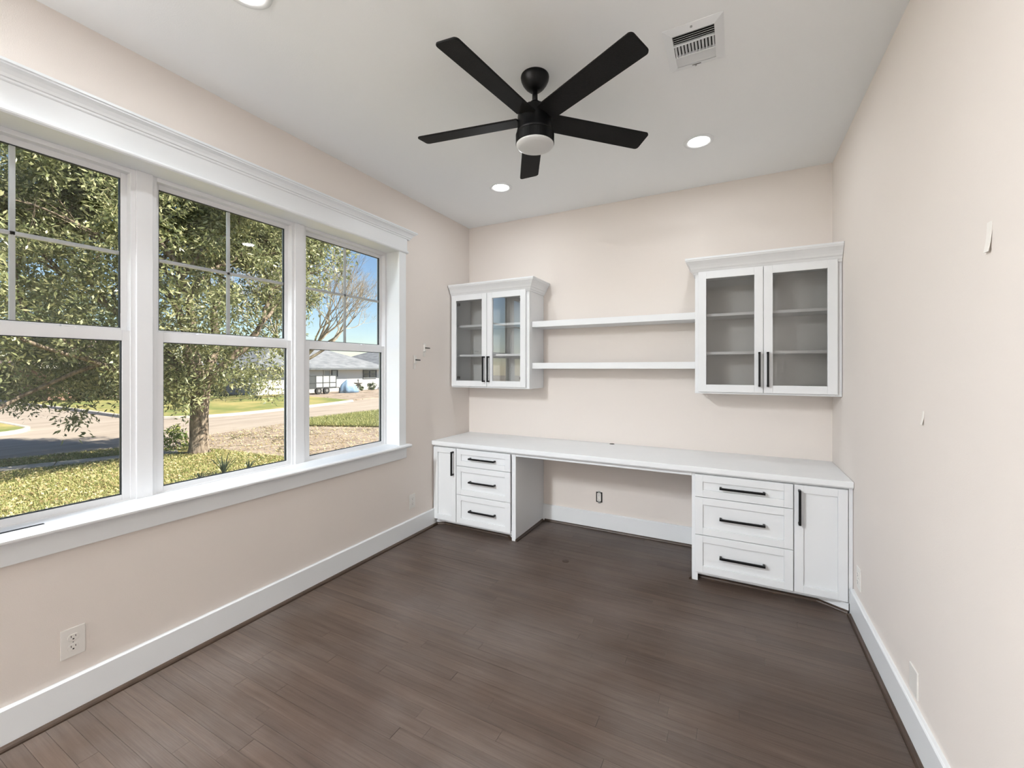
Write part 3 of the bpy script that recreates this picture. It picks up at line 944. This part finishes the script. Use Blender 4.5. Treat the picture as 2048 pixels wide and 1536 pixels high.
slab('yard', YARD, GZ - 0.04, SZ - 0.2, M_DRIVE, 'concrete driveway in front of the white house', 'driveway')
def kerb(label, pts, w=0.22, top=GZ + 0.02):
    bm = bmesh.new()
    st = []
    for i, (x, y) in enumerate(pts):
        a = Vector(pts[max(0, i - 1)]); b = Vector(pts[min(len(pts) - 1, i + 1)])
        d = (b - a).normalized(); n = Vector((d.y, -d.x))
        pr = [(0, SZ - 0.1), (w, SZ - 0.1), (w, SZ + 0.02), (w * 0.75, top - 0.02), (w * 0.6, top), (0, top)]
        st.append([(x + n.x * (d_ - w * 0.3), y + n.y * (d_ - w * 0.3), z) for d_, z in pr])
    sweep(bm, st)
    tag(obj('kerb', bm, M_KERB), label, 'kerb', kind='structure')
kerb('pale kerb curving round the lawn across the street', [(-60, 6.2), (-30, 6.0)] + arc(-22.6, 8.8, 3.1, -90, 0) + [(-19.8, 11.6), (-20.6, 15.0), (-21.4, 17.6)])
kerb('pale kerb round the corner lawn at the side road', ([(-60, 1.0), (-24.8, 2.2)] + arc(-21.5, 0.6, 1.6, 90, 0) + [(-19.6, -2), (-19.6, -30)])[::-1][::-1])
# sidewalk slabs through the near lawn
t = thing('sidewalk', 'narrow concrete sidewalk crossing the front lawn', 'sidewalk', (-12.0, -0.5, GZ), kind='structure')
p0, p1 = Vector((-13.4, -5.0)), Vector((-10.75, 2.35))
nsl = 7
d = (p1 - p0) / nsl
nn = Vector((-d.y, d.x)).normalized() * 0.30
for q in range(nsl):
    a = p0 + d * (q + 0.01); b = p0 + d * (q + 0.99)
    bm = bmesh.new()
    pl = [(a + nn), (b + nn), (b - nn), (a - nn)]
    prism(bm, [(v.x, v.y, GZ - 0.05) for v in pl], [(v.x, v.y, GZ + 0.022) for v in pl])
    obj('slab', bm, M_SIDEWALK, t)

# ---- leaf clouds
def leaf_cloud(centers, radii, per, length, width, droop=0.3, flat=0.0):
    """folded-kite leaves scattered in fuzzy balls: returns verts, faces (quads)"""
    cen = np.repeat(np.asarray(centers), per, axis=0)
    rad = np.repeat(np.asarray(radii), per)[:, None]
    n = len(cen)
    v = nrnd.normal(size=(n, 3)); v /= np.linalg.norm(v, axis=1)[:, None]
    pos = cen + v * rad * (nrnd.random((n, 1)) ** 0.45)
    dirv = nrnd.normal(size=(n, 3)) + v * 0.6
    dirv[:, 2] -= droop
    dirv /= np.linalg.norm(dirv, axis=1)[:, None]
    up = nrnd.normal(size=(n, 3)); up[:, 2] += 0.9
    side = np.cross(dirv, up); side /= (np.linalg.norm(side, axis=1)[:, None] + 1e-9)
    nor = np.cross(side, dirv)
    L = (length * (0.65 + 0.7 * nrnd.random((n, 1))))
    Wd = width * (0.7 + 0.6 * nrnd.random((n, 1)))
    a = pos
    b = pos + dirv * L * 0.45 + side * Wd / 2 + nor * Wd * 0.12
    c = pos + dirv * L
    e = pos + dirv * L * 0.45 - side * Wd / 2 + nor * Wd * 0.12
    verts = np.stack([a, b, c, e], axis=1).reshape(-1, 3)
    faces = np.arange(n * 4).reshape(n, 4)
    return verts, faces

# ---- branching skeletons
def grow(bm, p, d, length, rad, depth, rng, tips, spread, seg, up=0.05, nmin=2, nmax=3, shrink=0.74, curve=0.16, thin=0.68):
    steps = 4
    q = Vector(p); dd = Vector(d).normalized()
    r = rad
    for i in range(steps):
        nd = (dd + Vector((rng.gauss(0, curve), rng.gauss(0, curve), rng.gauss(0, curve) + up))).normalized()
        nq = q + nd * (length / steps)
        nr = r * 0.93
        tube(bm, q, nq, r, nr, seg, cap=False)
        q, dd, r = nq, nd, nr
        if depth <= 2:
            tips.append((q.copy(), depth))
    if depth == 0:
        return
    for k in range(rng.randint(nmin, nmax)):
        nd = (dd + Vector((rng.gauss(0, spread), rng.gauss(0, spread), rng.gauss(0, spread * 0.8)))).normalized()
        grow(bm, q, nd, length * shrink * rng.uniform(0.8, 1.2), r * thin, depth - 1, rng, tips, spread, max(4, seg - 1), up, nmin, nmax, shrink, curve, thin)

Rv = Vector((math.cos(0.4823), math.sin(0.4823), 0))     # across the view
Fv = Vector((-math.sin(0.4823), math.cos(0.4823), 0))    # away from the house corner

# ---- the oak on the front lawn
TB = Vector((-10.05, 2.50, GZ))
oak = thing('oak_tree', 'evergreen oak with dense small leaves on the front lawn outside the window', 'tree', TB)
bm = bmesh.new()
rng = random.Random(21)
# trunk with root flare and slight lean, as stacked rings
prof = [(-0.05, 0.33, 0.0), (0.04, 0.285, 0.0), (0.15, 0.255, 0.0), (0.4, 0.235, 0.0), (0.8, 0.225, 0.01), (1.2, 0.222, 0.03), (1.6, 0.23, 0.06), (1.95, 0.25, 0.09)]
rings = []
for z, r, off in prof:
    ring = []
    for i in range(20):
        an = 2 * math.pi * i / 20
        rr = r * 0.88 * (1 + 0.06 * math.sin(3 * an + z * 2) + 0.04 * math.sin(7 * an + z * 5))
        ring.append(bm.verts.new(TB + Rv * (off + rr * math.cos(an)) + Fv * (rr * math.sin(an)) + Vector((0, 0, z))))
    rings.append(ring)
for a, b in zip(rings[:-1], rings[1:]):
    for i in range(20):
        bm.faces.new((a[i], a[(i + 1) % 20], b[(i + 1) % 20], b[i]))
obj('trunk', bm, M_BARK, oak, smooth=True)
top = TB + Rv * 0.09 + Vector((0, 0, 1.85))
tips = []
limbs = [(-0.75, -0.30, 0.62, 2.2, 0.125), (-0.20, 0.45, 0.95, 2.2, 0.125), (0.62, 0.10, 0.75, 2.0, 0.12), (0.10, -0.55, 0.9, 2.1, 0.12),
         (-0.95, 0.15, 0.30, 2.3, 0.10), (0.0, 0.0, 1.0, 2.3, 0.13), (-0.55, -0.75, 0.40, 2.1, 0.09)]
for rx, fx, zx, ln, rd in limbs:
    bm = bmesh.new()
    grow(bm, top - Vector((0, 0, 0.15)), Rv * rx + Fv * fx + Vector((0, 0, zx)), ln, rd, 4, rng, tips, 0.42, 8, 0.03)
    obj('limb', bm, M_BARK, oak, smooth=True)

cen = [t_[0] for t_ in tips]
def crown_ok(p):
    d = p - TB
    s = d.dot(Rv); w = d.dot(Fv); z = d.z
    if z < 1.55 + 0.22 * math.sin(s * 2.1 + w): return False
    lim = 1.75 + max(0.0, z - 2.5) * 0.72 + 0.30 * math.sin(z * 3.0)
    if s > min(lim, 3.8): return False
    # a few openings where the sky shows through the crown
    for hs, hz, hr in ((-2.9, 4.9, 0.75), (-1.0, 5.3, 0.6), (1.9, 4.4, 0.55), (-4.0, 3.7, 0.6), (0.4, 5.0, 0.5), (-2.4, 3.6, 0.4), (2.6, 5.2, 0.5)):
        if math.hypot(s - hs, (z - hz)) < hr: return False
    return True
# extra clumps that fill the crown volume out to the eaves of the view
rs = random.Random(5)
pool = []
while len(pool) < 760:
    u = Vector((rs.gauss(0, 1), rs.gauss(0, 1), rs.gauss(0, 1))).normalized() * (rs.random() ** 0.4)
    p = TB + Rv * (-2.0 + u.x * 6.1) + Fv * (0.0 + u.y * 3.6) + Vector((0, 0, 4.9 + u.z * 4.0))
    if crown_ok(p):
        pool.append(p)
cl = [p for p in cen if crown_ok(p)] + pool
# low hanging sprays on the left side and round the trunk fork
for s, w, z in ((-1.9, -1.2, 1.25), (-2.3, -1.0, 1.05), (-1.5, -0.7, 1.45), (-3.4, -0.6, 1.45), (-4.1, -0.3, 1.35), (-4.8, 0.1, 1.3), (-2.8, -1.6, 1.5),
                (-0.25, -0.35, 1.65), (0.15, -0.3, 1.55), (-0.5, -0.4, 1.5), (-0.1, -0.33, 1.25), (0.5, -1.0, 2.3), (0.9, -0.8, 2.6), (0.2, -1.2, 2.7), (-0.4, -1.0, 2.3), (0.0, -0.9, 2.05), (0.6, -0.9, 3.0), (-0.8, -1.1, 2.8), (1.2, -0.6, 2.9), (0.3, -0.8, 3.4), (-0.3, -1.3, 3.1), (1.4, -0.5, 3.4), (0.9, -1.0, 3.8), (-1.1, -1.2, 2.2), (0.5, -0.5, 1.9), (-0.7, -0.6, 1.8), (-1.0, -0.3, 1.65),
                (1.0, 0.4, 1.75), (1.5, 0.7, 1.6), (1.75, 0.9, 1.85), (1.3, -0.1, 2.1), (-2.05, -1.15, 0.95), (-5.6, 0.3, 1.35), (-3.9, -0.9, 1.75)):
    cl.append(TB + Rv * s + Fv * w + Vector((0, 0, z)))
for _ in range(150):
    s_ = rs.uniform(-5.6, 1.5)
    p = TB + Rv * s_ + Fv * rs.uniform(-1.5, 0.7) + Vector((0, 0, rs.uniform(1.55, 3.0)))
    if s_ > 0.6 and rs.random() < 0.45: continue
    cl.append(p)
cl = np.array([tuple(p) for p in cl])
v, f = leaf_cloud(cl, nrnd.uniform(0.25, 0.50, len(cl)), 80, 0.125, 0.043, droop=0.35)
fo = mesh_np('foliage', v, f, M_LEAF, oak)
fo['kind'] = 'stuff'

# ---- leafless tree by the white house drive
BB = Vector((-28.6, 17.9, GZ))
bare = thing('bare_tree', 'leafless tree with fine spreading branches before the white house', 'tree', BB)
bm = bmesh.new()
rng = random.Random(4)
bt = []
q = BB + Vector((0, 0, -0.05))
tube(bm, q, BB + Rv * 0.1 + Vector((0, 0, 1.2)), 0.34, 0.26, 10, False)
tube(bm, BB + Rv * 0.1 + Vector((0, 0, 1.2)), BB + Rv * 0.35 + Vector((0, 0, 2.5)), 0.26, 0.24, 10, False)
obj('trunk', bm, M_BARK, bare, smooth=True)
fork = BB + Rv * 0.35 + Vector((0, 0, 2.4))
for rx, fx, zx, ln, rd in ((0.9, 0.0, 0.75, 2.7, 0.17), (0.95, 0.2, 0.35, 2.8, 0.14), (0.35, -0.3, 1.0, 2.7, 0.16), (-0.5, 0.2, 0.9, 2.6, 0.15), (0.7, -0.4, 0.6, 2.6, 0.13), (-0.9, -0.2, 0.5, 2.4, 0.12)):
    bm = bmesh.new()
    grow(bm, fork, Rv * rx + Fv * fx + Vector((0, 0, zx)), ln, rd, 6, rng, bt, 0.34, 6, 0.09, 2, 4, 0.75, 0.09, 0.76)
    obj('limb', bm, M_TWIG, bare)

def ball_tree(name, label, cat, base, sz, h0, n, per, mat, leaf=0.16, lw=0.07, trunk=0.16, group=None, rad=(0.35, 0.7)):
    base = Vector(base)
    t = thing(name, label, cat, base, group)
    if trunk > 0:
        bm = bmesh.new()
        tube(bm, base - Vector((0, 0, 0.05)), base + Vector((0, 0, h0 + sz[2] * 0.3)), trunk, trunk * 0.6, 8)
        for k in range(5):
            an = k * 1.3
            tube(bm, base + Vector((0, 0, h0 * 0.7)), base + Vector((math.cos(an) * sz[0] * 0.5, math.sin(an) * sz[1] * 0.5, h0 + sz[2] * 0.4)), trunk * 0.5, trunk * 0.2, 6)
        obj('trunk', bm, M_BARK, t)
    pts = []
    for _ in range(n):
        u = nrnd.normal(size=3); u /= np.linalg.norm(u); u *= nrnd.random() ** 0.4
        zc = h0 + sz[2] * (0.5 + 0.5 * u[2])
        pts.append((base.x + u[0] * sz[0], base.y + u[1] * sz[1], base.z + max(zc, 0.08)))
    v, f = leaf_cloud(pts, nrnd.uniform(rad[0], rad[1], n) * min(1.0, sz[2] / 1.2), per, leaf, lw)
    v[:, 2] = np.maximum(v[:, 2], base.z + 0.01)
    o = mesh_np('foliage', v, f, mat, t)
    o['kind'] = 'stuff'
    return t

# ---- houses across the street
def window_part(parent, x, y0, y1, z0, z1, nx, nz, frame_mat, pane_mat, fw=0.09):
    bm = bmesh.new()
    box(bm, x, x + 0.10, y0, y0 + fw, z0, z1); box(bm, x, x + 0.10, y1 - fw, y1, z0, z1)
    box(bm, x, x + 0.10, y0 + fw, y1 - fw, z1 - fw, z1); box(bm, x, x + 0.10, y0 + fw, y1 - fw, z0, z0 + fw)
    for i in range(1, nx):
        yc = y0 + (y1 - y0) * i / nx
        box(bm, x, x + 0.09, yc - fw * 0.4, yc + fw * 0.4, z0 + fw, z1 - fw)
    for i in range(1, nz):
        zc = z0 + (z1 - z0) * i / nz
        box(bm, x, x + 0.08, y0 + fw, y1 - fw, zc - fw * 0.4, zc + fw * 0.4)
    w = obj('window', bm, frame_mat, parent)
    boxobj('pane', (x, x + 0.03, y0 + fw, y1 - fw, z0 + fw, z1 - fw), pane_mat, w)
    return w

def hip_roof(bm, x0, x1, y0, y1, z0, z1, hip0, hip1):
    """ridge along y; hip0/hip1 inset of the ridge ends"""
    xm = (x0 + x1) / 2
    e = [bm.verts.new(p) for p in ((x0, y0, z0), (x1, y0, z0), (x1, y1, z0), (x0, y1, z0))]
    lo = [bm.verts.new(p) for p in ((x0, y0, z0 - 0.16), (x1, y0, z0 - 0.16), (x1, y1, z0 - 0.16), (x0, y1, z0 - 0.16))]
    a = bm.verts.new((xm, y0 + hip0, z1)); b = bm.verts.new((xm, y1 - hip1, z1))
    bm.faces.new((e[1], e[2], b, a)); bm.faces.new((e[3], e[0], a, b)); bm.faces.new((e[0], e[1], a)); bm.faces.new((e[2], e[3], b))
    for i in range(4):
        j = (i + 1) % 4
        bm.faces.new((e[i], e[j], lo[j], lo[i]))
    bm.faces.new(lo)

HX = -32.4
wh = thing('white_house', 'low white house with grey hip roof across the street', 'house', (HX - 4, 25.0, GZ))
boxobj('wall', (HX - 9, HX, 17.6, 31.6, GZ - 0.05, 1.32), M_SIDING, wh)
bm = bmesh.new(); hip_roof(bm, HX - 9.7, HX + 0.75, 16.9, 32.3, 1.42, 3.55, 5.2, 5.2)
obj('roof', bm, M_ROOFGREY, wh)
boxobj('gutter', (HX + 0.70, HX + 0.84, 16.85, 32.35, 1.24, 1.42), M_DARKFASCIA, wh)
window_part(wh, HX, 28.85, 30.75, 0.30, 1.22, 2, 2, M_DARKFASCIA, M_WINDARK, 0.10)
window_part(wh, HX, 24.0, 24.75, 0.55, 1.22, 1, 1, M_SIDING, M_BLIND, 0.05)
window_part(wh, HX, 24.9, 25.6, 0.55, 1.22, 1, 1, M_DARKFASCIA, M_BLIND, 0.07)
boxobj('garage_door', (HX, HX + 0.05, 18.6, 22.6, GZ, 1.15), M_SIDING, wh)
gh = thing('neighbour_house', 'grey-roofed house beyond the white house', 'house', (-38, 41, GZ))
boxobj('wall', (-47, -34.5, 34.6, 48, GZ - 0.05, 1.32), M_BROWNBRICK, gh)
bm = bmesh.new(); hip_roof(bm, -47.6, -33.6, 33.8, 48.8, 1.42, 4.1, 6, 6)
obj('roof', bm, M_ROOFGREY, gh)
boxobj('gutter', (-33.64, -33.5, 33.75, 48.85, 1.24, 1.42), M_DARKFASCIA, gh)

bh = thing('brick_house', 'brown brick house with shingle roof behind the oak', 'house', (-44, 8, GZ))
boxobj('wall', (-52, -39, 7.4, 15.8, GZ - 0.05, 1.40), M_BROWNBRICK, bh)
bm = bmesh.new(); hip_roof(bm, -52.8, -38.1, 6.7, 16.5, 1.55, 4.1, 4.5, 4.5)
obj('roof', bm, M_ROOFBROWN, bh)
boxobj('fascia', (-38.15, -38.0, 6.65, 16.55, 1.34, 1.56), M_FASCIA, bh)
window_part(bh, -39, 9.4, 11.0, 0.1, 1.1, 2, 2, M_FASCIA, M_WINDARK, 0.09)
window_part(bh, -39, 13.5, 15.1, 0.1, 1.1, 2, 2, M_FASCIA, M_WINDARK, 0.09)
boxobj('door', (-39, -38.94, 11.9, 12.9, GZ + 0.1, 1.15), M_FASCIA, bh)
b2 = thing('brick_house', 'brown brick house at the corner of the side road', 'house', (-46, -8, GZ))
boxobj('wall', (-52, -38, -18, -1.4, GZ - 0.05, 1.45), M_BROWNBRICK, b2)
bm = bmesh.new(); hip_roof(bm, -52.8, -37.1, -18.8, -0.6, 1.6, 4.6, 5, 5)
obj('roof', bm, M_ROOFBROWN, b2)
boxobj('fascia', (-37.15, -37.0, -18.85, -0.55, 1.38, 1.6), M_FASCIA, b2)
window_part(b2, -38, -6.0, -4.0, 0.1, 1.1, 2, 2, M_FASCIA, M_WINDARK, 0.09)

# ---- utility trailer and tarped machine on the drive
tx, ty0, ty1 = -29.6, 20.35, 23.15
tl = thing('utility_trailer', 'dark steel-framed utility trailer parked by the white house', 'trailer', (tx, (ty0 + ty1) / 2, GZ - 0.04))
bm = bmesh.new()
box(bm, tx - 1.6, tx, ty0, ty1, -0.42, -0.30)
obj('deck', bm, M_TRAILER, tl)
for q in range(5):
    yy = ty0 + (ty1 - ty0) * q / 4
    boxobj('post', (tx - 0.06, tx, yy - 0.04, yy + 0.04, -0.30, 0.78), M_TRAILER, tl)
for q in range(4):
    ya_ = ty0 + (ty1 - ty0) * q / 4 + 0.05; yb2 = ty0 + (ty1 - ty0) * (q + 1) / 4 - 0.05
    boxobj('panel', (tx - 0.045, tx - 0.02, ya_, yb2, -0.28, 0.74), M_TRAILER if q == 0 else M_TRPANEL, tl)
for zz in (0.74, 0.12, -0.30):
    boxobj('rail', (tx - 0.06, tx + 0.01, ty0, ty1, zz - 0.03, zz + 0.03), M_TRAILER, tl)
for yy in (ty0 + 0.9, ty0 + 1.7):
    bm = bmesh.new(); tube(bm, (tx - 0.1, yy, -0.58), (tx + 0.12, yy, -0.58), 0.30, 0.30, 20)
    wlo = obj('wheel', bm, M_TYRE, tl)
    bm = bmesh.new(); tube(bm, (tx + 0.10, yy, -0.58), (tx + 0.14, yy, -0.58), 0.15, 0.13, 16)
    obj('hub', bm, M_METAL, wlo)
bm = bmesh.new()
tube(bm, (tx - 0.8, ty1, -0.36), (tx - 0.8, ty1 + 1.0, -0.40), 0.05, 0.05, 8); tube(bm, (tx - 0.8, ty1 + 1.0, -0.40), (tx - 0.8, ty1 + 1.0, GZ - 0.04), 0.04, 0.05, 8)
obj('tongue', bm, M_TRAILER, tl)
# tarp: lumpy draped mound
bm = bmesh.new()
cxp, cyp = -29.4, 24.45
N1, N2 = 28, 9
rings = []
for j in range(N2):
    v = j / (N2 - 1)
    ring = []
    for i in range(N1):
        an = 2 * math.pi * i / N1
        fold = 1 + 0.10 * math.sin(an * 7) * (1 - v) + 0.05 * math.sin(an * 3 + 1)
        rr = (1 - v ** 2.2) * fold
        z = GZ - 0.04 + 1.15 * (v ** 0.75) * (1 + 0.12 * math.sin(an + 2.2) * v)
        ring.append(bm.verts.new((cxp + 0.55 * rr * math.cos(an), cyp + 0.95 * rr * math.sin(an) - 0.30 * v, z)))
    rings.append(ring)
for a, b in zip(rings[:-1], rings[1:]):
    for i in range(N1):
        bm.faces.new((a[i], a[(i + 1) % N1], b[(i + 1) % N1], b[i]))
bm.faces.new(rings[0][::-1])
tag(obj('tarp_cover', bm, M_TARP, smooth=True), 'blue-grey tarp draped over something beside the trailer', 'tarp')

# bird bath
bp = Vector((-30.6, 26.6, GZ - 0.04))
bb = thing('bird_bath', 'dark stone bird bath before the white house', 'bird bath', bp)
bm = bmesh.new(); lathe(bm, [(0, 0), (0.24, 0), (0.22, 0.08), (0.10, 0.14), (0.08, 0.40), (0.11, 0.62), (0.14, 0.66), (0, 0.66)], bp, 20)
obj('pedestal', bm, M_STONE, bb, smooth=True)
bm = bmesh.new(); lathe(bm, [(0, 0.64), (0.14, 0.66), (0.40, 0.76), (0.46, 0.84), (0.43, 0.85), (0.30, 0.78), (0, 0.75)], bp, 24)
obj('basin', bm, M_STONE, bb, smooth=True)
bm = bmesh.new(); lathe(bm, [(0, 0.75), (0.07, 0.76), (0.05, 0.95), (0.09, 1.08), (0.06, 1.2), (0, 1.24)], bp, 16)
obj('finial', bm, M_STONE, bb, smooth=True)

for k, (x, y, sx, sy, h) in enumerate([(-31.3, 25.6, 0.4, 0.5, 0.75), (-31.4, 27.4, 0.4, 0.5, 0.6), (-31.3, 29.1, 0.4, 0.5, 0.7), (-31.2, 30.8, 0.5, 0.5, 0.85)]):
    lab = ['low dark hedge bush nearest the tarp at the white house wall', 'low dark hedge bush behind the bird bath',
           'low dark hedge bush below the white house window', 'low dark hedge bush at the white house corner'][k]
    ball_tree('hedge_bush', lab, 'bush', (x, y, GZ - 0.04), (sx, sy, h), 0.0, 16, 60, M_BUSH, 0.12, 0.06, 0.05, 'bushes along the white house', (0.2, 0.35))
ball_tree('flowering_shrub', 'orange flowering shrub at the edge of the far window view', 'shrub', (-23.6, 24.8, GZ), (0.45, 0.45, 1.5), 0.2, 16, 60, M_FLOWER, 0.10, 0.06, 0.04, None, (0.15, 0.3))
for k, (x, y, sx, sy, h, lab) in enumerate([
        (-37.2, 9.2, 1.0, 1.6, 1.6, 'dark bush before the brick house nearest the side road'), (-37.3, 13.0, 0.8, 1.3, 1.3, 'dark bush before the brick house window'),
        (-34.6, 15.6, 0.7, 0.7, 2.0, 'tall dark bush at the brick house end'), (-36.4, -3.6, 1.0, 2.0, 1.3, 'dark bush before the corner brick house')]):
    ball_tree('garden_bush', lab, 'bush', (x, y, GZ), (sx, sy, h), 0.0, 40, 110, M_BUSH, 0.17, 0.08, 0.06, 'bushes before the brick houses')
ball_tree('leafy_tree', 'green tree at the right edge of the far window view', 'tree', (-29.3, 35.6, GZ), (2.0, 2.2, 5.0), 2.4, 130, 70, M_LEAF2, 0.24, 0.10, 0.2, 'trees beyond the houses')
ball_tree('leafy_tree', 'big green tree behind the brick house roof', 'tree', (-56, 12.5, GZ), (5.0, 5.0, 7.5), 3.0, 170, 90, M_LEAF2, 0.34, 0.15, 0.3, 'trees beyond the houses', (0.6, 1.2))
ball_tree('leafy_tree', 'big green tree behind the corner brick house', 'tree', (-57, -2, GZ), (5.0, 6.0, 8.0), 3.0, 180, 90, M_LEAF2, 0.34, 0.15, 0.3, 'trees beyond the houses', (0.6, 1.2))
ball_tree('leafy_tree', 'hazy green tree behind the white house roof', 'tree', (-58, 30, GZ), (5.0, 5.5, 4.2), 2.2, 150, 80, M_LEAF2, 0.34, 0.15, 0.3, 'trees beyond the houses', (0.6, 1.2))

# ---- plants on the near lawn
sp_ = Vector((-10.95, 2.32, GZ))
sh = ball_tree('small_shrub', 'small bright green shrub beside the oak trunk', 'shrub', sp_, (0.32, 0.32, 0.62), 0.05, 26, 20, M_SHRUB, 0.085, 0.04, 0.012, None, (0.10, 0.18))

def spiky(label, p, n, h):
    t = thing('spiky_plant', label, 'plant', p, 'spiky plants on the lawn')
    r_ = random.Random(int(abs(p[1]) * 1000))
    for k in range(n):
        an = k * 2.399 + r_.uniform(-0.2, 0.2)
        lean = r_.uniform(0.15, 0.75)
        ln = h * r_.uniform(0.75, 1.1)
        bm = bmesh.new()
        dirh = Vector((math.cos(an), math.sin(an), 0)); sd_ = Vector((-math.sin(an), math.cos(an), 0))
        prev = None
        for q in range(5):
            v = q / 4
            c = Vector(p) + dirh * (ln * lean * v ** 1.3) + Vector((0, 0, ln * (v - 0.25 * lean * v * v)))
            wv = 0.022 * (1 - v) + 0.001
            row = [bm.verts.new(c + sd_ * wv), bm.verts.new(c - Vector((0, 0, 0.006)) + dirh * 0.006), bm.verts.new(c - sd_ * wv)]
            if prev:
                bm.faces.new((prev[0], prev[1], row[1], row[0])); bm.faces.new((prev[1], prev[2], row[2], row[1]))
            prev = row
        obj('leaf', bm, M_SPIKE, t)
spiky('taller dark spiky plant below the middle window', (-7.05, 1.50, GZ), 18, 0.46)
spiky('low dark spiky plant right of the taller one', (-6.95, 1.95, GZ), 14, 0.26)
spiky('low dark spiky plant left of the taller one', (-6.85, 0.95, GZ), 14, 0.24)

# ---- grass blades and fallen leaves (uncountable)
def inside(poly, x, y):
    r = np.zeros(len(x), bool)
    n = len(poly)
    for i in range(n):
        x1, y1 = poly[i]; x2, y2 = poly[(i + 1) % n]
        c = ((y1 > y) != (y2 > y)) & (x < (x2 - x1) * (y - y1) / (y2 - y1 + 1e-12) + x1)
        r ^= c
    return r
def off_walk(x, y):
    u = np.array((d.x, d.y)); u = u / np.linalg.norm(u)
    dist = np.abs((x - p0.x) * -u[1] + (y - p0.y) * u[0])
    return dist > 0.33
def scatter(n, x0, x1, y0, y1, poly, walk=False):
    x = nrnd.uniform(x0, x1, n); y = nrnd.uniform(y0, y1, n)
    k = inside(poly, x, y)
    if walk: k &= off_walk(x, y)
    return x[k], y[k]
def blades(x, y, z, h, w):
    n = len(x)
    an = nrnd.uniform(0, 2 * math.pi, n); lean = nrnd.uniform(0.1, 0.9, n); hh = h * nrnd.uniform(0.5, 1.3, n)
    ax, ay = np.cos(an), np.sin(an)
    base = np.stack([x, y, np.full(n, z)], 1)
    s = np.stack([-ay * w, ax * w, np.zeros(n)], 1)
    tip = base + np.stack([ax * hh * lean, ay * hh * lean, hh], 1)
    v = np.stack([base - s, base + s, tip], 1).reshape(-1, 3)
    return v, np.arange(n * 3).reshape(n, 3)
def litter(x, y, z, L, Wd):
    n = len(x)
    an = nrnd.uniform(0, 2 * math.pi, n); ti = nrnd.normal(0, 0.35, (n, 2))
    a, b = np.cos(an), np.sin(an)
    l = L * nrnd.uniform(0.6, 1.3, n); w = Wd * nrnd.uniform(0.6, 1.3, n)
    zz = z + nrnd.uniform(0.008, 0.045, n)
    def P(u, v):
        return np.stack([x + a * l * u - b * w * v, y + b * l * u + a * w * v, zz + l * u * ti[:, 0] + w * v * ti[:, 1]], 1)
    v = np.stack([P(-0.5, 0), P(0, -0.5), P(0.5, 0), P(0, 0.5)], 1).reshape(-1, 3)
    return v, np.arange(n * 4).reshape(n, 4)
x, y = scatter(150000, -13.4, -4.5, -4.5, 3.3, NEAR, True)
v, f = blades(x, y, GZ, 0.055, 0.006)
tag(mesh_np('grass', v, f, M_BLADE_GRASS), 'short yellowing grass of the front lawn', 'grass', kind='stuff')
x, y = scatter(26000, -13.4, -4.5, -4.5, 3.3, NEAR, True)
v, f = litter(x, y, GZ, 0.060, 0.032)
tag(mesh_np('fallen_leaves', v, f, M_LITTER), 'yellow fallen leaves scattered over the front lawn', 'leaves', kind='stuff')
x, y = scatter(5000, -14, -7, 3.0, 8.5, DRIVE)
v, f = litter(x, y, GZ - 0.055, 0.055, 0.03)
tag(mesh_np('fallen_leaves', v, f, M_LITTER), 'brown fallen leaves scattered over the driveway', 'leaves', kind='stuff')
x, y = scatter(60000, -14.2, -8, 7.4, 16, G3)
v, f = blades(x, y, GZ, 0.11, 0.009)
tag(mesh_np('grass', v, f, M_BLADE_GRASS), 'longer green grass of the verge beyond the driveway', 'grass', kind='stuff')
